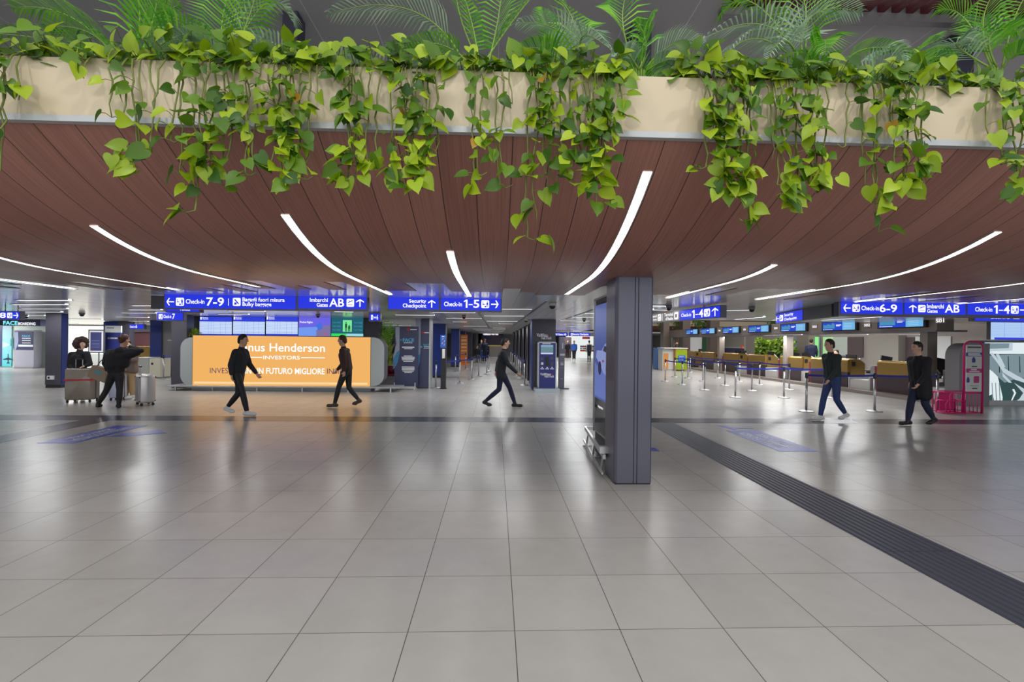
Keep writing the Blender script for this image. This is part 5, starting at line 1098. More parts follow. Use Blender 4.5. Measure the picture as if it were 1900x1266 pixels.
def person(label, base, face, J, top, legs, shoes, hairm, hair='short', voxel=.014, skin=None, girth=1.0, coat=0.0, shoe_len=.26, sleeve=True, group=None, extra=None):
    """J: joints in world metres. face: direction the head looks (unit, horizontal)."""
    skin = skin or SKIN; V = Vector
    J = {k: V(v) for k, v in J.items()}
    t = thing('person', label, 'person', base, group)
    fw = V(face).normalized(); up = (J['head']-J['neck']).normalized(); up = (up+V((0, 0, 1))).normalized(); sd = fw.cross(up).normalized()
    g = girth
    H = J['head']; rot = Matrix((sd, fw, up)).transposed()
    b = MB()
    b.ell(H+up*.015, (.074, .092, .112), 14, 10, rot=rot); b.caps(H-up*.075+fw*.035, .048, H-up*.095+fw*.045, .036)       # skull, jaw
    b.caps(H+fw*.088+up*.02, .010, H+fw*.104-up*.022, .015)                                                               # nose
    b.ell(H-up*.062+fw*.078, (.026, .012, .012), 8, 6, rot=rot)                                                             # lips
    for s in (-1, 1): b.ell(H+sd*s*.076-up*.01, (.012, .022, .032), 8, 6, rot=rot)                                        # ears
    b.caps(J['neck']-up*.03, .058*g, H-up*.06-fw*.012, .05)
    ch, pv = J['chest'], J['pelvis']
    b.caps(J['shL'], .055*g, J['shR'], .055*g); b.caps(ch, .088*g, pv, .09*g)
    for s in 'LR':
        sh, el, wr = J['sh'+s], J['el'+s], J['wr'+s]
        b.caps(sh, .048*g, el, .038*g); b.caps(el, .037*g, wr, .026)
        d = (wr-el).normalized(); curl = J.get('curl'+s, V((0, 0, -1))); curl = V(curl)
        a = d.cross(curl); a = a.normalized() if a.length > 1e-3 else d.orthogonal().normalized(); c = a.cross(d).normalized()
        pm = wr+d*.05; b.ell(wr+d*.048, (.040, .018, .050), 10, 7, rot=Matrix((a, c, d)).transposed())
        for k, (o_, L) in enumerate(((-.030, .070), (-.010, .080), (.010, .076), (.029, .060))):
            r0 = wr+d*.085+a*o_; r1 = r0+(d*.8+c*.45).normalized()*L*.5; r2 = r1+(d*.35+c*.9).normalized()*L*.5
            b.caps(r0-d*.02, .0095, r1, .0088, 6); b.caps(r1, .0088, r2, .0075, 6)
        th0 = wr+d*.03-a*.032; th1 = th0+(d*.6-a*.7+c*.3).normalized()*.035; b.caps(th0, .011, th1, .0095, 6); b.caps(th1, .0095, th1+(d*.85+c*.35).normalized()*.03, .008, 6)
        hp, kn, an = J['hp'+s], J['kn'+s], J['an'+s]
        b.caps(hp, .078*g, kn, .05*g); b.caps(kn, .048*g, kn*.55+an*.45, .047*g); b.caps(kn*.55+an*.45, .047*g, an, .034)
    vb = min(voxel, .012) if voxel < .02 else voxel
    fused(b, 'body', skin, vb, t, smooth=1)
    e = MB()
    if voxel < .02:
        for s in (-1, 1): e.ell(H+fw*.083+sd*s*.031+up*.018, (.012, .008, .007), 8, 6, rot=rot)
        e.build('eyes', M_BLACK, t)
        m = MB(); m.ell(H-up*.062+fw*.087, (.022, .007, .005), 8, 5, rot=rot); m.build('mouth', mat('lip', (150, 80, 76), .5), t)
    # hair
    h = MB()
    if hair == 'curly':
        rr_ = random.Random(5)
        for k in range(64):
            th = rr_.uniform(0, 2*pi); ph = rr_.uniform(-1.0, 1.5); q = V((math.cos(th)*math.cos(ph)*.118, math.sin(th)*math.cos(ph)*.125-.03, math.sin(ph)*.135+.03))
            if q.y > .06 and q.z < .05: continue
            h.ell(H+sd*q.x+fw*q.y+up*q.z, rr_.uniform(.04, .058), 8, 6)
        h.ell(H+up*.04-fw*.02, (.098, .105, .11), 12, 9, rot=rot)
    else:
        h.ell(H+up*.035-fw*.014, (.086, .098, .108), 14, 10, rot=rot); h.caps(H-fw*.062-up*.03, .052, H-fw*.055+up*.03, .06)
        if hair == 'bun': h.ell(H-fw*.105+up*.055, .04, 10, 8)
        if hair == 'long': h.caps(H-fw*.06, .075, H-fw*.08-up*.2, .06)
        if hair == 'hat': h.ell(H+up*.07, (.1, .11, .085), 12, 8, rot=rot)
    cut = []   # keep the face clear: push hair points off the face region
    for i, v in enumerate(h.v):
        q = V(v)-H; f_, u_ = q.dot(fw), q.dot(up)
        if f_ > .045 and u_ < .055: v = V(v)-fw*(f_-.045); h.v[i] = tuple(v)
    fused(h, 'hair', hairm, max(.012, voxel*.9), t, smooth=2)
    # top
    c = MB(); k = .022
    c.caps(J['shL'], .062*g+k*.5, J['shR'], .062*g+k*.5); sp = (J['shR']-J['shL']).normalized()
    w = .075*g
    c.caps(ch+V((0, 0, .02)), .108*g+k, pv, .10*g+k); c.caps(J['neck']-up*.07, .06, J['shL']+V((0, 0, -.005)), .04); c.caps(J['neck']-up*.07, .06, J['shR']+V((0, 0, -.005)), .04)
    for s in (-1, 1):
        c.caps(ch+sp*s*w, .10*g+k, pv+sp*s*w*.8+V((0, 0, .02)), .092*g+k)
        if coat: c.caps(pv+sp*s*w*.8, .10*g+k, pv+sp*s*w*1.1-V((0, 0, coat)), .095*g+k)
    c.caps(J['neck']-up*.06, .075*g, J['neck']-up*.01, .062)
    for s in 'LR':
        sh, el, wr = J['sh'+s], J['el'+s], J['wr'+s]; d = (wr-el).normalized()
        c.caps(sh, .064*g+k*.4, el, .050*g+k*.4)
        if sleeve: c.caps(el, .049*g+k*.4, wr-d*.03, .036+k*.3)
    if extra: extra(c)
    fused(c, 'top', top, max(.014, voxel), t)
    # trousers
    c = MB(); c.caps(pv+V((0, 0, .05)), .118*g, pv-V((0, 0, .06)), .115*g)
    for s in 'LR':
        hp, kn, an = J['hp'+s], J['kn'+s], J['an'+s]
        c.caps(hp+V((0, 0, .03)), .098*g, kn, .062*g); c.caps(kn, .062*g, kn*.5+an*.5, .060*g); c.caps(kn*.5+an*.5, .06*g, an+(kn-an).normalized()*.03, .046)
    fused(c, 'trousers', legs, max(.014, voxel), t)
    for s in 'LR':
        an = J['an'+s]; td = V(J['toe'+s])-an; td.z = 0; td = td.normalized(); c = MB()
        toe = V(J['toe'+s])
        heel = an-td*.05; heel.z = an.z-.055
        c.caps(an-V((0, 0, .0)), .046, heel+V((0, 0, .02)), .042); c.caps(heel+V((0, 0, .012)), .038, toe-td*.05+V((0, 0, .016)), .042); c.caps(toe-td*.09+V((0, 0, .014)), .044, toe-td*.035+V((0, 0, .008)), .034)
        fused(c, 'shoe', shoes, max(.012, voxel*.8), t)
    return t
def walk(p, d, H=1.72, stride=.34, lean=.03, lead='L', arms=.22, head=None, foot_up=.06):
    """joints of a walker: p ground point under the pelvis, d heading"""
    V = Vector; p = V(p); d = V(d).normalized(); sd = d.cross(V((0, 0, 1))); k = H/1.72; Z = V((0, 0, 1))
    pv = p+Z*.93*k; ch = pv+Z*.33*k+d*lean; nk = ch+Z*.20*k+d*lean*.5; hd = nk+Z*.155*k+d*.03
    J = dict(pelvis=pv, chest=ch, neck=nk, head=hd)
    for s, sg in (('L', -1), ('R', 1)):
        f = 1 if s == lead else -1
        J['hp'+s] = pv+sd*sg*.085*k-Z*.04
        if f > 0: kn = p+sd*sg*.08*k+d*(stride*.62)+Z*.50*k; an = p+sd*sg*.07*k+d*stride+Z*.095*k; toe = an+d*.2-Z*.06
        else: kn = p+sd*sg*.08*k+d*(-stride*.10)+Z*.47*k; an = p+sd*sg*.07*k-d*stride+Z*(.12*k+foot_up); toe = an+d*.155-Z*(.05+foot_up)
        toe.z = max(toe.z, .03)
        J['kn'+s], J['an'+s], J['toe'+s] = kn, an, toe
        sh = ch+sd*sg*.18*k+Z*.105*k; el = sh+sd*sg*.05-Z*.27*k-d*f*arms*.55; wr = el-Z*.21*k-d*f*arms*.6+d*.09
        J['sh'+s], J['el'+s], J['wr'+s] = sh, el, wr; J['curl'+s] = d*.6-sd*sg*.6
    return J
def stand(p, d, H=1.72, arms='down'):
    J = walk(p, d, H, 0.0, .0, 'L', 0.05, foot_up=0)
    p = Vector(p); d = Vector(d).normalized(); k = H/1.72
    for s in 'LR':
        J['kn'+s] = J['hp'+s]*.5+Vector((J['hp'+s].x, J['hp'+s].y, .09))*.5+d*.02; J['an'+s] = Vector((J['hp'+s].x, J['hp'+s].y, .095*k)); J['toe'+s] = J['an'+s]+d*.2-Vector((0, 0, .06))
    return J
C_BLACK = mat('black_cloth', (24, 24, 32), .8); C_LEG = mat('black_leggings', (20, 20, 26), .6); C_DARK = mat('dark_jacket', (34, 36, 44), .8); C_JEAN = mat('blue_denim', (44, 62, 110), .8, noise=.15, scale=60)
C_GREY = mat('grey_cloth', (92, 90, 94), .85); C_TAN = mat('tan_cloth', (182, 156, 116), .85); C_TAUPE = mat('taupe_coat', (120, 104, 96), .85); C_GREEN = mat('dark_green_top', (40, 50, 50), .85); C_NAVY = mat('navy_cloth', (32, 38, 66), .8); C_BLUE = mat('blue_sweater', (44, 92, 178), .8); C_CREAM = mat('cream_cloth', (204, 196, 182), .85)
S_WHITE = mat('white_trainer', (220, 220, 222), .5); S_BLACK = mat('black_shoe', (20, 20, 24), .45); S_BROWN = mat('brown_shoe', (70, 58, 54), .5)
H_DARK = mat('dark_hair', (34, 26, 24), .6); H_BROWN = mat('brown_hair', (74, 46, 34), .6); H_BLOND = mat('blond_hair', (170, 130, 70), .6)

# woman in black, seen from behind, one arm raised to her neck
Y = 10.77
def P(px, py, dy=0): return atY(px, py, Y+dy)
J = dict(head=P(231, 631), neck=P(228, 644.5), chest=P(217, 662), pelvis=P(215, 690), shL=P(203, 654), shR=P(236, 652), elL=P(196, 672, .02), wrL=P(199, 689, .05), elR=P(262, 651, .0), wrR=P(240, 643.5, .12), curlR=(0, -.3, -1), curlL=(.5, .5, 0),
         hpL=P(210, 695), hpR=P(221, 695), knL=P(198, 724, .03), knR=P(222, 724), anL=P(182, 750.5, .0), anR=P(220.5, 751, -.02), toeL=P(177, 756, -.05), toeR=P(223.5, 756, -.06))
for k in ('toeL', 'toeR'): J[k].z = .03
def hood(c):
    c.ell(P(222, 652, -.07), (.13, .05, .085), 12, 8); c.caps(P(212, 662, .02), .165, P(213, 679, .0), .17); c.caps(P(228, 663), .15, P(228, 674), .14); c.caps(P(232, 660), .12, P(254, 655), .075); c.caps(P(203, 660), .11, P(199, 674), .10)
person('woman seen from behind in black hoodie, leggings and boots, hand at her neck', P(202, 757), (.35, .94, 0), J, C_BLACK, C_LEG, S_BLACK, H_BROWN, 'bun', extra=hood)
# curly-haired man leaning on the wrapped suitcase
Y = 11.97
J = dict(head=P(151.5, 639.5), neck=P(148.5, 649.5), chest=P(146, 665), pelvis=P(147, 694, .12), shL=P(161, 657, -.05), shR=P(133, 658, .05), elL=P(167, 676, -.1), wrL=P(156, 680, -.22), elR=P(129, 680, -.02), wrR=P(139, 688, -.2), curlL=(0, -.5, -1), curlR=(0, -.5, -1),
         hpL=P(151, 697, .12), hpR=P(142, 697, .12), knL=P(153, 720, .1), knR=P(141, 720, .1), anL=P(153, 738, .18), anR=P(141, 738, .18), toeL=P(156, 741, .02), toeR=P(139, 741, .02))
for a in 'LR': J['an'+a].z = .095; J['toe'+a].z = .03
person('curly-haired man in a black sweatshirt leaning on the wrapped suitcase', P(147, 742, .15), (.93, -.36, 0), J, C_BLACK, C_LEG, S_BLACK, mat('curly_hair', (58, 38, 36), .7), 'curly', skin=SKIN2)
# traveller in taupe and tan behind the woman
Y = 12.35
J = stand((P(240, 742).x, Y, 0), (-.2, -1, 0), 1.64)
J['head'] = J['head']+Vector((-.12, .05, -.02)); J['elL'] = J['shL']+Vector((.08, -.1, -.26)); J['wrL'] = J['elL']+Vector((-.15, -.2, .02))
person('traveller in a taupe jacket and loose tan trousers half hidden behind the woman in black', (J['pelvis'].x, Y, 0), (-.5, -.85, 0), J, C_TAUPE, C_TAN, S_WHITE, H_DARK, 'short', girth=1.12, coat=.12)
# walkers
a = fl(450, 772)
person('walker in dark clothes and white trainers in front of the orange box, stepping right', a, (1, 0, 0), walk((a.x-.12, a.y+.02, 0), (1, 0, 0), 1.70, .24, .05, 'R', .12), C_DARK, C_LEG, S_WHITE, H_DARK)
a = fl(629, 756)
person('walker in dark brown clothes before the right half of the orange box, stepping left', a, (-1, 0, 0), walk((a.x+.18, a.y, 0), (-1, 0, 0), 1.72, .26, .06, 'L', .14), mat('brown_jacket', (66, 46, 42), .85), C_LEG, S_BROWN, H_BROWN)
a = fl(930, 757)
person('striding person in dark navy clothes in front of the fast-track lane', a, (1, 0, 0), walk((a.x-.02, a.y, 0), (1, 0, 0), 1.70, .36, .05, 'L'), C_DARK, C_NAVY, S_BLACK, H_DARK, coat=.15)
a = fl(1533, 782)
person('walker in blue jeans, dark green top and white trainers before the belt posts', a, (-1, 0, 0), walk((a.x+.14, a.y, 0), (-1, 0, 0), 1.74, .22, .04, 'R', .12), C_GREEN, C_JEAN, S_WHITE, H_DARK)
a = fl(1697, 791)
person('walker in a long black coat and dark trousers near the magenta gauge', a, (-1, 0, 0), walk((a.x+.12, a.y, 0), (-1, 0, 0), 1.70, .20, .04, 'R', .12), C_BLACK, C_NAVY, S_BLACK, H_DARK, coat=.28, girth=1.08)
# people further away
def far(label, px, py, d, top, legs, shoes, hairm, H=1.7, hair='short', v=.028, Jf=None, **kw):
    a = fl(px, py); J = stand((a.x, a.y, 0), d, H)
    if Jf: Jf(J)
    return person(label, (a.x, a.y, 0), d, J, top, legs, shoes, hairm, hair, voxel=v, **kw)
far('distant person in a bright blue sweater seen from behind near the shop', 1065, 670, (0, 1, 0), C_BLUE, C_LEG, S_WHITE, H_BLOND, 1.76, girth=1.15)
far('distant person in a cream top with a dark backpack near the shop', 1093, 673, (-.2, 1, 0), C_CREAM, C_LEG, S_BLACK, H_DARK, 1.78)
far('distant person in dark clothes with pale hair left of the blue sweater', 1053, 665, (.2, 1, 0), C_DARK, C_LEG, S_BLACK, mat('grey_hair', (200, 190, 180), .7), 1.74)
far('officer in navy uniform and maroon cap standing at the fast-track lane end', 899, 671, (.2, -1, 0), C_NAVY, C_NAVY, S_BLACK, mat('maroon_cap', (90, 24, 44), .7), 1.78, 'hat', girth=1.1)
far('companion in dark jacket beside the officer in the maroon cap', 892.5, 670, (.3, -1, 0), C_DARK, C_JEAN, S_BLACK, H_BLOND, 1.72, girth=1.05)
def sit(J):
    for k in J:
        if k[:2] in ('pe', 'ch', 'ne', 'he', 'sh', 'el', 'wr', 'hp'): J[k] = J[k]-Vector((0, 0, .42))
    for s in 'LR': J['kn'+s] = J['hp'+s]+Vector((.1, -.42, .02)); J['an'+s] = Vector((J['kn'+s].x, J['kn'+s].y, .09)); J['toe'+s] = J['an'+s]+Vector((.05, -.2, -.06))
far('seated person with a dark face mask at the left of the fast-track lane', 885, 672, (.3, -1, 0), C_DARK, C_GREY, S_BLACK, H_DARK, 1.72, Jf=sit)
a = fl(885, 672); t = thing('bench_seat', 'small bench under the masked seated person', 'bench', (a.x, a.y+.1, 0)); MB().box(a.x-.3, a.x+.3, a.y-.1, a.y+.35, .36, .41).build('seat', M_CHAR, t)
for sx in (-.26, .24): MB().box(a.x+sx, a.x+sx+.03, a.y-.05, a.y+.3, 0, .36).build('leg', M_STEEL, t)
def phone(J): J['elR'] = J['shR']+Vector((-.12, -.05, -.25)); J['wrR'] = J['head']+Vector((-.02, -.14, -.02)); J['elL'] = J['shL']+Vector((.1, -.08, -.25)); J['wrL'] = J['chest']+Vector((0, -.25, -.02))
a = atY(1255, 640, 27.75); J = stand((a.x, a.y, 0), (0, -1, 0), 1.72); phone(J)
person('attendant in a dark jacket holding a phone behind the information counter', (a.x, a.y, 0), (0, -1, 0), J, C_BLACK, C_LEG, S_BLACK, H_DARK, 'long', voxel=.022)
a = atX(1505, 645, 15.2); J = stand((a.x, a.y, .11), (.6, .8, 0), 1.68); 
J = {k: (Vector(v)+Vector((0, 0, .11)) if not k.startswith('curl') else v) for k, v in J.items()}
person('staff member in navy seen from behind by the peach poster', (a.x, a.y, .11), (.5, .85, 0), J, C_NAVY, C_NAVY, S_BLACK, H_DARK, voxel=.022)
a = atX(1553, 650, 14.6); J = stand((a.x, a.y, 0), (-1, -.1, 0), 1.70)
J = {k: (Vector(v)+Vector((0, 0, .11)) if not k.startswith('curl') else v) for k, v in J.items()}
sit2 = -.40
for k in J:
    if k[:2] in ('pe', 'ch', 'ne', 'he', 'sh', 'el', 'wr', 'hp'): J[k] = J[k]+Vector((0, 0, sit2))
for s in 'LR': J['kn'+s] = J['hp'+s]+Vector((-.42, 0, .02)); J['an'+s] = Vector((J['kn'+s].x, J['kn'+s].y, .2)); J['toe'+s] = J['an'+s]+Vector((-.2, 0, -.06))
person('dark-haired clerk sitting low behind the second brass desk', (a.x, a.y, .11), (-1, -.1, 0), J, C_BLACK, C_LEG, S_BLACK, H_DARK, voxel=.022)
t = thing('stool', 'stool under the dark-haired clerk', 'stool', (a.x, a.y, .11)); MB().lathe([(.2, .52), (.2, .57), (.17, .59)], (a.x, a.y, 0), 16).build('seat', M_BLACK, t); MB().lathe([(.03, .13), (.03, .52)], (a.x, a.y, 0), 8).build('column_post', M_STEEL, t); MB().lathe([(.2, .11), (.2, .13)], (a.x, a.y, 0), 16).build('base', M_STEEL, t)

# ---------------------------------------------------------------- bags
def suitcase(label, c, w, d, h, rz, body, ribs=True, handle=.0, strap=None, trim=M_BLACK, cat='suitcase', group='suitcases of the travellers', corner=None):
    c = Vector((c[0], c[1], 0)); t = thing('suitcase', label, cat, c, group); R = Matrix.Rotation(rz, 3, 'Z')
    u, v = R @ Vector((1, 0, 0)), R @ Vector((0, 1, 0)); z0 = .065
    fr = Fr(c+Vector((0, 0, z0))-v*0, u, (0, 0, 1))
    b = MB(); e = .03; pts = rr(-w/2, 0, w/2, h, .05, 4); ins = rr(-w/2+e, e, w/2-e, h-e, .04, 4)
    n = len(pts)
    vs = [fr.p(a, z, -d/2) for a, z in ins]+[fr.p(a, z, -d/2+e) for a, z in pts]+[fr.p(a, z, d/2-e) for a, z in pts]+[fr.p(a, z, d/2) for a, z in ins]
    fs = [list(range(n))[::-1], list(range(3*n, 4*n))]
    for k in range(3):
        for i in range(n): j = (i+1) % n; fs.append([k*n+i, k*n+j, (k+1)*n+j, (k+1)*n+i])
    b.add(vs, fs, 0, True)
    if ribs:
        for i in range(7):
            a = -w/2+.07+(w-.14)*i/6
            for s in (-1, 1): b.bar(fr.p(a, .06, s*(d/2+.003)), fr.p(a, h-.06, s*(d/2+.003)), .018, .012, up=tuple(fr.n))
    o = b.build('shell', body, t)
    MB().prism(rr(-w/2-.004, -.004, w/2+.004, h+.004, .05, 4), fr, -.012, .012).build('centre_band', trim, t)
    if corner:
        mb = MB()
        for a in (-w/2+.04, w/2-.04):
            for z in (.05, h-.05):
                for s in (-1, 1): mb.ell(fr.p(a, z, s*d/2), (.018, .018, .018), 8, 6)
        mb.build('rivets', corner, t)
    for a in (-w/2+.05, w/2-.05):
        for s in (-d/2+.04, d/2-.04):
            p = fr.p(a, 0, s); wb = MB(); wb.tube([p+u*-.012-Vector((0, 0, .035)), p+u*.012-Vector((0, 0, .035))], .03, 10); wb.bar(p, p-Vector((0, 0, .04)), .035, .03); wb.build('wheel', M_BLACK, t)
    if handle:
        hb = MB(); 
        for a in (-.07, .07): hb.tube([fr.p(a, h, d/2-.05), fr.p(a, h+handle, d/2-.05)], .009, 6)
        hb.build('telescopic_handle', M_STEEL, t); hb = MB(); hb.bar(fr.p(-.09, h+handle, d/2-.05), fr.p(.09, h+handle, d/2-.05), .03, .03); hb.build('grip', M_BLACK, t)
    if strap:
        MB().prism([(-w/2-.006, h*.62), (w/2+.006, h*.62), (w/2+.006, h*.62+.035), (-w/2-.006, h*.62+.035)], fr, -d/2-.008, d/2+.008).build('strap', strap, t)
    return t
M_WRAP = mat('wrapped_film', (132, 122, 112), .22, noise=.12, scale=9, bump=.35)
a = fl(142, 748); suitcase('big grey film-wrapped suitcase with a red strap', (a.x-.02, a.y+.18, 0), .56, .36, .78, .22, M_WRAP, False, .24, M_RED)
a = fl(262, 754); suitcase('silver ribbed aluminium suitcase standing alone at the right of the travellers', (a.x-.06, a.y+.2, 0), .48, .30, .67, -.72, mat('aluminium_shell', (190, 186, 186), .35, .7), True, .20, None, M_SILVER, corner=M_CHAR)
a = fl(181, 749); suitcase('pale blue-white wrapped suitcase behind the leg of the woman in black', (a.x-.02, a.y+.62, 0), .30, .26, .62, .1, mat('white_film', (186, 192, 214), .25, noise=.1, scale=9, bump=.3), False)
a = fl(205, 746); suitcase('beige suitcase seen between the legs of the woman in black', (a.x+.05, a.y+.95, 0), .32, .24, .58, 0, M_BEIGE, True)
# tote bag hanging from the woman's arm
Y = 10.9; F = YF(Y)
t = thing('tote_bag', 'tan tote bag with a teal print hanging beside the woman in black', 'bag', atY(178, 700, Y))
pts = [(171.5, 677.5), (198, 684.5), (193.5, 711), (160.5, 698.5)]; q = [(atY(x, y, Y).x, atY(x, y, Y).z) for x, y in pts][::-1]
MB().prism(q, F, -.10, .0).build('body', mat('tote_canvas', (150, 132, 112), .8, noise=.08), t)
mb = MB(); mb.flat([(atY(182+7.5*math.cos(a*pi/8), 691.5+3.8*math.sin(a*pi/8)+1.0*math.cos(a*pi/8), Y).x, atY(182+7.5*math.cos(a*pi/8), 691.5+3.8*math.sin(a*pi/8)+1.0*math.cos(a*pi/8), Y).z) for a in range(16)][::-1], F, .004); mb.build('print', mat('teal_ink', (92, 150, 160), .8), t)
mb = MB()
for dx in (0, .06): mb.tube([atY(180, 680, Y+dx), atY(186, 671, Y+dx-.02), atY(195, 664, Y+dx-.1), atY(201, 672, Y+dx+.02), atY(196, 684, Y+dx)], .01, 6)
mb.build('handles', mat('tote_handle', (70, 74, 96), .8), t)
# backpack of the distant person, seat of nothing else
a = fl(1093, 673); t = thing('backpack', 'dark backpack worn by the distant person in the cream top', 'bag', (a.x-.05, a.y-.2, .95)); MB().prism(rr(-.17, 0, .17, .48, .09, 4), Fr((a.x-.05, a.y-.13, .95), (1, 0, 0), (0, 0, 1)), .0, .17).build('body', C_NAVY, t)
# shop front beyond the far signs
Y = 47; F = YF(Y); q = F.bb(1050, 626, 1112, 664)
t = thing('shop_front', 'bright white far shop front behind the blue gate signs', 'shop front', ((q[0]+q[2])/2, Y, 0)); MB().box(q[0], q[2], Y, Y+.2, 0, q[3]+.15).build('back_wall', glow('shop_glow', (236, 242, 240), .95), t)
q2 = F.bb(1036, 626, 1060, 664); MB().box(q2[0], q2[2], Y-.1, Y-.02, 0, q2[3]).build('dark_panel', mat('shop_brown', (70, 52, 56), .5), t)
q3 = F.bb(1076, 641, 1110, 652); mb = MB()
rr2 = random.Random(2)
for i in range(3):
    for k in range(12):
        x = q3[0]+(q3[2]-q3[0])*k/12; z = q3[1]+(q3[3]-q3[1])*i/3; mb.box(x, x+.14, Y-.2, Y-.05, z, z+.16, rr2.randrange(4))
mb.build('shelf_goods', [M_RED, M_NAVY, mat('shop_green', (60, 150, 100), .5), M_OFFW], t); mb = MB()
for i in range(4): z = q3[1]+(q3[3]-q3[1])*i/3-.03; mb.box(q3[0], q3[2], Y-.25, Y-.02, z, z+.03)
mb.build('shelves', M_OFFW, t); q4 = F.bb(1080, 625, 1094, 629.5); mb = MB(); mb.rect(YF(Y-.12), *q4, c=0); mb.build('shop_sign', mat('shop_sign_red', (214, 90, 96), .5), t)
# ---------------------------------------------------------------- plants
rnd = random.Random(11)
L_YOUNG = leaf_material('young_leaf', (120, 150, 12), (176, 200, 40)); L_OLD = leaf_material('mature_leaf', (46, 88, 16), (112, 150, 30)); L_STEM = mat('vine_stem', (108, 116, 52), .6); L_DRY = leaf_material('dry_leaf', (150, 104, 30), (176, 140, 40), .2)
L_PALM = leaf_material('palm_leaflet', (62, 140, 30), (138, 200, 60), .4); L_PALM2 = leaf_material('grey_palm_leaflet', (130, 164, 132), (196, 216, 190), .3); L_RACH = mat('palm_rachis', (120, 150, 60), .5)
OUT = [(-.12, .22), (-.08, .40), (.08, .51), (.30, .54), (.55, .44), (.78, .26), (.93, .09)]
def leaf(mb, p, d, n, L, mi=0, curl=.25):
    """heart-shaped leaf: base p, tip direction d, face normal n"""
    d = d.normalized(); s = d.cross(n); s = s.normalized() if s.length > 1e-4 else d.orthogonal().normalized(); n = s.cross(d).normalized()
    W = L*.84; ts = [0.0, .06, .28, .52, .74, 1.0]
    def pt(t, w, sg): return p+d*(t*L)+s*(sg*w*W)+n*(abs(w)*L*.20-curl*L*max(0, t)**2*.8)
    mid = [pt(t, 0, 0) for t in (0, .06, .28, .52, .74, .90)]; tip = pt(1.06, 0, 0)
    for sg in (1, -1):
        e = [pt(t, w, sg) for t, w in OUT]
        vs = mid+[tip]+e; k = 7
        fs = [(0, k, k+1), (0, k+1, k+2, 1), (1, k+2, k+3, 2), (2, k+3, k+4, 3), (3, k+4, k+5, 4), (4, k+5, k+6, 5), (5, k+6, 6)]
        if sg < 0: fs = [f[::-1] for f in fs]
        if sg > 0: base_vs = vs; base = len(mb.v); mb.add(vs, fs, mi, True)
        else:      # share the midrib so that one leaf is one island
            idx = [base+i for i in range(7)]; off = len(mb.v); mb.v += [tuple(v) for v in e]
            for f in fs: mb.f.append([idx[i] if i < 7 else off+i-7 for i in f]); mb.m.append(mi); mb.sm.append(True)
RIMZ = 3.445
def vine(fol, stm, x0, y_end, px_x, dens=1.0, age=0.5, spread=.05):
    """px_x: photograph column it hangs at; y_end: photograph row of its tip"""
    top = atY(px_x, 135, YF0-.06); end = atY(px_x+rnd.uniform(-14, 14), y_end, YF0-.07-rnd.random()*.06)
    pts = [Vector((top.x+rnd.uniform(-.05, .05), YF0+.12, RIMZ-.02)), Vector((top.x, YF0+.02, RIMZ+.03)), Vector((top.x, YF0-.035, RIMZ-.02))]
    n = max(3, int((pts[-1].z-end.z)/.07)); x = top.x; y = YF0-.05
    for i in range(1, n+1):
        f = i/n; x += (end.x-x)*.25+rnd.uniform(-.016, .016); y = YF0-.05-.05*f+rnd.uniform(-.02, .012)
        pts.append(Vector((x, y, pts[2].z+(end.z-pts[2].z)*f)))
    if y_end > 250 and rnd.random() < .6:       # hooked tip
        sg = rnd.choice((-1, 1)); q = pts[-1]; pts += [q+Vector((sg*.04, -.02, -.02)), q+Vector((sg*.08, -.03, .0))]
    stm.tube(pts, [.0055]*(len(pts)-2)+[.004, .003], 5)
    m = len(pts)
    for i in range(3, m):
        if rnd.random() > dens*(.6 if i < m*.5 else .9): continue
        for rep in range(2 if rnd.random() < .35*dens else 1):
            f = i/m; p = pts[i]; a = rnd.uniform(-1.25, 1.25)
            pet = Vector((math.sin(a)*.9, -abs(math.cos(a))*.7-.1, rnd.uniform(-.25, .35))).normalized()*rnd.uniform(.03, .075)
            b = p+pet; stm.tube([p, p+pet*.6+Vector((0, 0, .008)), b], .0026, 4, caps=False)
            L = rnd.uniform(.06, .098) if f < .7 else rnd.uniform(.075, .12)
            d = Vector((pet.x*12+rnd.uniform(-.6, .6), -.3+rnd.uniform(-.4, .3), -rnd.uniform(.05, 1.0)))
            nn = Vector((rnd.uniform(-.8, .8), -rnd.uniform(.1, 1.0), rnd.uniform(-.1, 1.0)))
            young = rnd.random() < (age*.3 if f < .55 else age*1.2)
            leaf(fol, b, d, nn, L, 0 if young else (2 if rnd.random() < .012 else 1))
def crest(fol, stm, xa, xb, n, ymin=78):
    for _ in range(n):
        px = rnd.uniform(xa, xb); z = RIMZ+rnd.random()**2*.17; x = atY(px, 130, YF0).x; y = YF0+rnd.uniform(-.07, .14)
        b = Vector((x, y, z)); r = Vector((x+rnd.uniform(-.05, .05), YF0+.12, RIMZ-.03)); stm.tube([r, (r+b)/2+Vector((0, -.01, .02)), b], .003, 4, caps=False)
        leaf(fol, b, Vector((rnd.uniform(-1, 1), -rnd.uniform(.1, .7), rnd.uniform(-.9, .5))), Vector((rnd.uniform(-.5, .5), -rnd.uniform(.5, 1.2), rnd.uniform(.1, .9))), rnd.uniform(.075, .125), 0 if rnd.random() < .5 else 1)
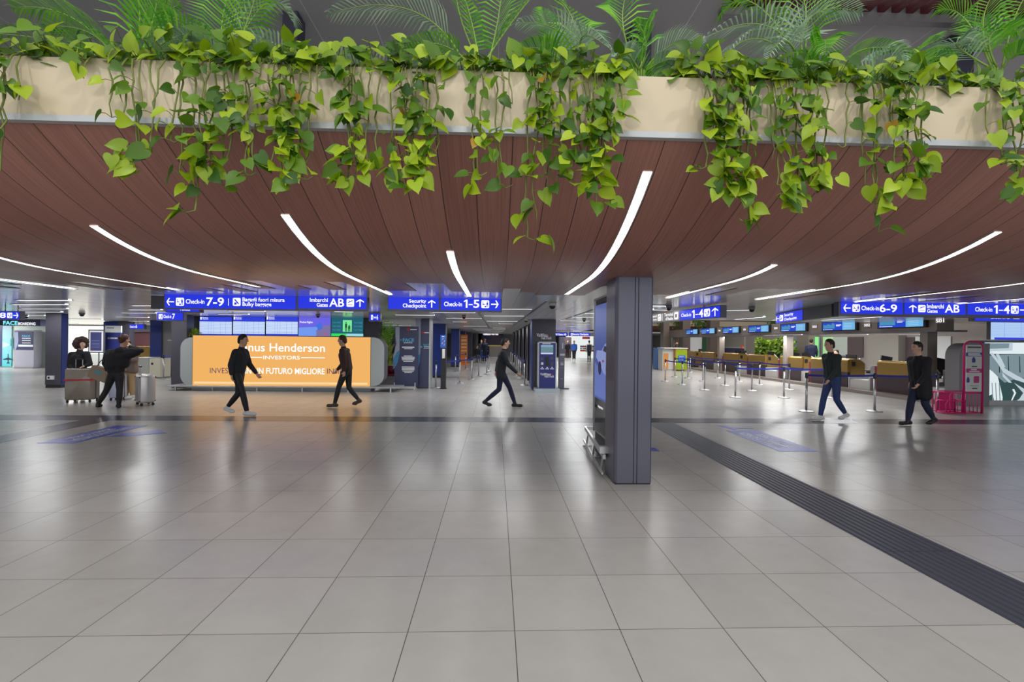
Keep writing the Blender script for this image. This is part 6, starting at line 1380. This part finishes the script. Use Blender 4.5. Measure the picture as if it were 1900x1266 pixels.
# (label, crest range, crest leaves, vines [(px, y_end, density)...])
POTHOS = [
 ('trailing pothos cut by the left edge with two low leaves', (-15, 120), 26, [(0, 320, .7), (14, 190, .7), (30, 185, .6), (-8, 260, .7)]),
 ('sparse trailing pothos over the pale panel near the left, ending in three big leaves', (120, 330), 34, [(160, 150, .7), (200, 215, .6), (240, 320, .75), (255, 300, .7), (275, 280, .3), (300, 215, .35), (325, 265, .3), (335, 325, .55), (228, 240, .5)]),
 ('dense trailing pothos above the orange box whose lowest leaf hangs alone', (330, 455), 34, [(352, 392, .5), (372, 300, 1), (385, 345, 1), (398, 320, 1), (415, 345, 1), (432, 300, .9), (450, 320, .9), (405, 250, 1)]),
 ('dense broad trailing pothos just right of the lone-leaf one', (455, 600), 46, [(465, 250, 1), (480, 330, .9), (495, 300, .8), (510, 340, .9), (525, 275, .9), (545, 345, .9), (560, 300, .9), (572, 330, .9), (535, 230, 1), (505, 240, 1), (585, 180, .8)]),
 ('trailing pothos with a dark leafy tuft left of the centre', (600, 715), 30, [(635, 225, .7), (648, 325, 1.2), (655, 330, 1.1), (640, 330, .8), (670, 210, .7), (690, 325, .5), (708, 300, .6)]),
 ('trailing pothos with bright yellow-green tips left of the short light strip', (715, 840), 34, [(725, 330, .8), (745, 320, .9), (760, 335, .9), (772, 300, 1), (790, 345, .9), (802, 300, .8), (812, 310, .5), (780, 240, 1), (750, 230, .9)]),
 ('thin trailing pothos with two strands in the middle of the planter', (850, 960), 26, [(882, 325, .6), (902, 350, .75), (915, 345, .7), (932, 320, .6), (870, 225, .5), (945, 190, .7)]),
 ('longest trailing pothos left of the bright light strip', (960, 1075), 32, [(985, 440, .65), (1000, 415, .7), (1010, 350, 1), (1025, 330, 1), (1040, 320, .9), (1055, 310, .8), (990, 240, .9), (1070, 290, .8), (1015, 230, 1)]),
 ('dense trailing pothos hanging beside the top of the bright light strip', (1060, 1165), 40, [(1085, 325, .9), (1098, 350, 1.1), (1110, 340, 1.2), (1122, 375, 1.1), (1105, 260, 1.2), (1132, 300, 1), (1145, 220, .9), (1120, 240, 1.2), (1152, 200, .7)]),
 ('dense trailing pothos right of the column, with a pointed lowest leaf', (1255, 1400), 46, [(1305, 310, 1), (1318, 345, 1), (1330, 330, .9), (1342, 350, .9), (1355, 345, 1), (1368, 350, 1), (1382, 360, 1), (1400, 410, .8), (1330, 230, 1), (1360, 240, 1), (1390, 330, .9), (1315, 250, 1)]),
 ('broad trailing pothos in the right half with a curled heart leaf', (1400, 1545), 44, [(1420, 300, .6), (1438, 345, .7), (1450, 370, .7), (1465, 355, .8), (1478, 385, .8), (1492, 340, .9), (1505, 330, .9), (1520, 345, .8), (1535, 330, .7), (1470, 240, 1), (1440, 210, .8), (1510, 240, 1)]),
 ('trailing pothos at the right with a dried leaf and long dangling hearts', (1550, 1745), 52, [(1578, 270, .5), (1595, 250, .7), (1612, 345, .6), (1625, 400, .75), (1640, 430, .7), (1655, 330, .9), (1672, 330, .9), (1690, 345, .8), (1705, 310, .8), (1720, 340, .5), (1650, 230, 1.1), (1625, 210, 1), (1685, 220, 1)]),
 ('trailing pothos cut by the right edge', (1750, 1915), 40, [(1842, 250, .9), (1860, 240, .9), (1875, 300, .8), (1888, 360, .7), (1900, 330, .9), (1868, 210, 1), (1895, 240, 1)]),
]
for label, cr, nc, vs in POTHOS:
    c = atY((cr[0]+cr[1])/2, 130, YF0); t = thing('trailing_pothos', label, 'plant', (c.x, YF0+.15, 3.40), 'trailing plants along the planter')
    fol, stm = MB(), MB(); crest(fol, stm, cr[0], cr[1], int(nc*1.5))
    for px, ye, dn in vs: vine(fol, stm, 0, ye, px, dn)
    fol.build('foliage', [L_YOUNG, L_OLD, L_DRY], t); stm.build('stems', L_STEM, t)

def frond(leafl, rach, pts, n=30, L=.24, mi=0, droop=.3, width=.019):
    """pts: bezier of the rachis (3 points)"""
    n = int(n*.72); L *= 1.2
    a, b, c = pts; prev = None; path = []
    for i in range(15): t = i/14; path.append(a*(1-t)**2+b*2*t*(1-t)+c*t*t)
    rach.tube(path, [.008*(1-.8*i/14) for i in range(15)], 5)
    for i in range(n):
        t = .18+.82*i/(n-1); p = a*(1-t)**2+b*2*t*(1-t)+c*t*t; tg = ((b-a)*(1-t)+(c-b)*t).normalized()
        up = Vector((0, 0, 1)); s = tg.cross(up); s = s.normalized() if s.length > .05 else Vector((1, 0, 0)); nn = s.cross(tg)
        ln = L*math.sin(pi*(.16+.80*t))**.7*(1 if t < .96 else .7)
        for sg in (1, -1):
            d = (s*sg*1.0+tg*(.55+.9*t*t)+nn*.22).normalized(); q = d*ln
            p1 = p+q*.5+nn*.01; p2 = p+q-Vector((0, 0, droop*ln*.8)); w = tg*(width*.5)
            leafl.add([p-w*.4, p+w*.4, p1+w, p1-w, p2], [(0, 1, 2, 3), (3, 2, 4)], mi, True)
def palm(label, base_px, Y, fronds, name='areca_palm', extra=6):
    b = atY(base_px, 150, Y); b.z = 3.40; t = thing(name, label, 'palm', b, 'palms on the planter')
    lf, ra = MB(), MB()
    for f in fronds:
        (x0, y0), (x1, y1), (x2, y2) = f[0]; dy = f[1] if len(f) > 1 else 0; kw = f[2] if len(f) > 2 else {}
        a = atY(x0, y0, Y); m = atY(x1, y1, Y+dy*.5); c = atY(x2, y2, Y+dy); a.z = max(a.z, 3.40) if y0 > 120 else a.z
        frond(lf, ra, (a, m, c), **kw)
        if y0 <= 130: ra.tube([b+Vector((rnd.uniform(-.05, .05), 0, 0)), (a+b)/2, a], .009, 5)
    for k in range(extra):
        a = b+Vector((rnd.uniform(-.06, .06), rnd.uniform(.0, .1), .02)); an = rnd.uniform(-1.35, 1.35); R = rnd.uniform(.4, .85)
        c = a+Vector((math.sin(an)*R, rnd.uniform(-.25, .25), rnd.uniform(.08, .45))); m = (a+c)/2+Vector((0, 0, rnd.uniform(.2, .4)))
        frond(lf, ra, (a, m, c), 30, rnd.uniform(.22, .30), rnd.choice((0, 1)))
    lf.build('leaflets', [L_PALM, L_PALM2], t); ra.build('stalks', L_RACH, t)
G = dict(mi=1)
palm('large bright green palm at the far left of the planter', 215, 3.5, [([(225, 128), (150, 0), (28, 14)], -.1, dict(L=.30, n=40)), ([(215, 128), (150, 70), (-15, 62)], -.15, dict(L=.26)), ([(235, 128), (260, 40), (330, 10)], .2, dict(L=.28)), ([(225, 128), (130, 100), (20, 96)], .1, dict(L=.2)), ([(240, 128), (300, -40), (180, -60)], .3, dict(L=.3)), ([(220, 128), (190, 40), (90, 50)], -.1, dict(L=.3)), ([(250, 126), (300, 20), (290, -30)], .0, dict(L=.3)), ([(245, 128), (320, 50), (390, 60)], -.1, dict(L=.28))], extra=9)
palm('palm with drooping grey-green fronds behind the dense left plants', 420, 3.6, [([(420, 128), (380, 66), (300, 72)], -.2, dict(L=.2, **G)), ([(425, 128), (470, 70), (530, 98)], -.25, dict(L=.2, **G)), ([(415, 120), (400, 20), (440, -40)], .2, dict(L=.26)), ([(425, 120), (500, -60), (540, 36)], .1, dict(L=.24, **G)), ([(415, 120), (330, 10), (235, 20)], .1, dict(L=.26)), ([(420, 125), (330, 60), (350, 110)], -.2, dict(L=.18, **G)), ([(425, 125), (470, 20), (480, -30)], -.1, dict(L=.3)), ([(430, 126), (520, 60), (575, 110)], -.2, dict(L=.24, **G))], extra=9)
palm('palm with small spiky fronds between the two left light strips', 610, 3.7, [([(600, 130), (620, 95), (660, 100)], -.1, dict(L=.12, n=18, **G)), ([(610, 130), (580, 90), (560, 100)], -.1, dict(L=.12, n=18)), ([(615, 130), (640, 90), (680, 108)], .1, dict(L=.12, n=18))])
palm('tall palm with a long silvery frond arching left over the centre', 880, 3.55, [([(860, 115), (790, -30), (615, 24)], -.1, dict(L=.30, n=42, **G)), ([(890, 122), (880, 40), (850, -40)], .1, dict(L=.26)), ([(905, 122), (930, 30), (935, -60)], .2, dict(L=.28)), ([(870, 118), (820, 60), (735, 88)], -.2, dict(L=.18)), ([(890, 120), (820, -20), (860, -80)], .2, dict(L=.28)), ([(895, 122), (960, 20), (1010, -30)], .2, dict(L=.26))])
palm('palm with arched grey fronds left of the brightest light strip', 1050, 3.55, [([(1070, 118), (1060, 38), (965, 42)], -.15, dict(L=.2, **G)), ([(1080, 118), (1060, 30), (1130, 90)], -.25, dict(L=.2, **G)), ([(1050, 120), (1000, 70), (950, 100)], -.1, dict(L=.17)), ([(1060, 118), (1090, 10), (1000, -20)], .2, dict(L=.26)), ([(1040, 122), (1020, 60), (1010, 20)], .2, dict(L=.2))])
palm('bushy palm between the pothos gap right of centre', 1190, 3.5, [([(1180, 125), (1130, 20), (1180, -40)], .2, dict(L=.24)), ([(1190, 128), (1190, 60), (1215, 30)], 0, dict(L=.16, n=26)), ([(1195, 130), (1250, 60), (1300, 80)], -.2, dict(L=.2, **G)), ([(1185, 130), (1160, 80), (1140, 105)], -.15, dict(L=.14, **G)), ([(1200, 132), (1240, 100), (1270, 118)], -.2, dict(L=.16, **G)), ([(1185, 130), (1215, 75), (1180, 40)], 0, dict(L=.16))])
palm('big silvery palm with a wide fan of fronds right of centre', 1490, 3.5, [([(1490, 118), (1470, -10), (1595, 22)], -.1, dict(L=.30, n=42, **G)), ([(1485, 118), (1440, 0), (1310, 70)], -.2, dict(L=.26, **G)), ([(1490, 118), (1510, 10), (1470, -60)], .2, dict(L=.28)), ([(1480, 118), (1400, 30), (1340, 110)], -.25, dict(L=.22, **G)), ([(1490, 118), (1390, -50), (1345, 20)], .2, dict(L=.26)), ([(1495, 120), (1540, 40), (1530, 100)], -.2, dict(L=.2)), ([(1485, 120), (1460, 40), (1425, 108)], -.25, dict(L=.2, **G))])
palm('low palm with an arching green frond behind the right-hand pothos', 1590, 3.45, [([(1560, 128), (1590, 68), (1690, 98)], -.1, dict(L=.15)), ([(1555, 130), (1540, 105), (1525, 128)], -.15, dict(L=.11, n=20, **G)), ([(1620, 128), (1620, 85), (1680, 90)], .1, dict(L=.14, **G))])
palm('yellow-green spiky palm right of the low arching frond', 1700, 3.45, [([(1690, 132), (1720, 95), (1770, 108)], -.1, dict(L=.16, n=24)), ([(1685, 132), (1690, 90), (1740, 75)], .0, dict(L=.17, n=24)), ([(1690, 134), (1730, 125), (1765, 132)], -.1, dict(L=.12, n=20))])
palm('large palm with broad fronds at the far right of the planter', 1850, 3.5, [([(1840, 128), (1740, 70), (1790, 84)], -.1, dict(L=.2, **G)), ([(1850, 126), (1800, 30), (1915, 60)], -.15, dict(L=.24)), ([(1845, 126), (1800, 40), (1850, -20)], .2, dict(L=.22)), ([(1860, 126), (1880, 0), (1925, -30)], .1, dict(L=.26)), ([(1840, 126), (1790, 0), (1745, 20)], .2, dict(L=.24)), ([(1860, 128), (1890, 80), (1930, 95)], -.2, dict(L=.2))])
# potted palms by the orange box
t = thing('planter_box', 'grey planter box with a dark red rim and pot right of the orange box', 'planter', (-3.7, 15.8, 0))
q = YF(15.5).bb(704, 695, 733, 723); MB().box(q[0], q[2]-.04, 15.5, 16.1, 0, q[3]-.06).build('body', M_GREYM, t); MB().box(q[0]-.02, q[2]-.02, 15.47, 16.13, q[3]-.06, q[3]).build('rim', mat('dark_red', (104, 18, 40), .45), t); MB().lathe([(.16, q[3]), (.2, q[3]+.28)], ((q[0]+q[2])/2+.06, 15.85, 0), 16).build('pot', MATS['dark_red'], t)
def potted(label, px, py0, Y, fr, mi=0, L=.34, name='potted_palm', cat='palm'):
    b = atY(px, py0, Y); t = thing(name, label, cat, b, 'palms around the orange box'); lf, ra = MB(), MB()
    for x, y, dy in fr:
        c = atY(x, y, Y+dy); m = (b+c)/2+Vector(((c.x-b.x)*.1, 0, .28)); frond(lf, ra, (b, m, c), 22, L, mi, width=.03)
    lf.build('leaflets', [leaf_material('lit_palm', (90, 130, 20), (190, 210, 70), .3) if 'lit_palm' not in bpy.data.materials else bpy.data.materials['lit_palm'], L_PALM], t); ra.build('stalks', L_RACH, t)
potted('bright yellow-green potted palm right of the orange box', 718, 690, 15.85, [(702, 618, .1), (712, 616, .2), (727, 622, .1), (698, 630, 0), (731, 640, .1), (706, 640, 0), (727, 660, -.05), (708, 664, -.05), (722, 640, -.05), (716, 670, -.08)], 0, .24)
potted('dark tall palm rising behind the departure screens', 718, 650, 16.6, [(709, 604, .1), (718, 598, .2), (729, 600, 0), (738, 604, .2), (711, 612, -.1)], 1)
t = thing('planter_box', 'low planter hidden behind the left end of the orange box', 'planter', (-9.2, 15.25, 0)); MB().box(-9.6, -8.8, 15.1, 15.14, 0, 1.25).build('front_board', M_GREYM, t); MB().box(-9.6, -8.8, 15.14, 15.6, 0, 1.2).build('soil', MATS['soil'], t)
potted('small bright palm peeking over the left end of the orange box', 360, 634, 15.4, [(350, 618, 0), (353, 613, .1), (360, 613, 0), (366, 616, .1), (371, 622, 0), (352, 625, -.1)], 0, .14)
# clipped hedge behind the fourth desk
t = thing('hedge', 'leafy green hedge in the glazed bay behind the desks', 'hedge', (15.6, (hedge[1]+hedge[2])/2, .11)); fol = MB(); hr = random.Random(4)
L_HEDGE = leaf_material('hedge_leaf', (50, 96, 18), (150, 180, 40), .3)
for i in range(900):
    y = hr.uniform(hedge[1], hedge[2]); z = .9+hr.random()**.8*(1.0+.12*math.sin(y*3)); x = hr.uniform(15.1, 15.5)
    leaf(fol, Vector((x, y, z)), Vector((-hr.uniform(.2, 1), hr.uniform(-1, 1), hr.uniform(-.7, .5))), Vector((-1, hr.uniform(-.5, .5), hr.uniform(0, 1))), hr.uniform(.12, .2))
fol.build('foliage', L_HEDGE, t); MB().box(15.1, 15.6, hedge[1], hedge[2], .11, .9).build('trough', M_CHAR, t)
# small plants on the far planter
for i, px in enumerate((1224, 1256, 1293, 1306, 1432, 1446)):
    p = atY(px, 594, 34.0); t = thing('trailing_pothos', f'{ORD[i]} distant trailing plant on the far planter, from the left', 'plant', (p.x, 34.1, 3.3), 'trailing plants on the far planter'); fol = MB()
    for k in range(40): leaf(fol, Vector((p.x+hr.gauss(0, .2), 33.9+hr.uniform(-.1, .1), 3.42-hr.random()**1.5*.75)), Vector((hr.uniform(-.6, .6), -.3, -1)), Vector((0, -1, .5)), .12)
    fol.build('foliage', L_OLD, t)
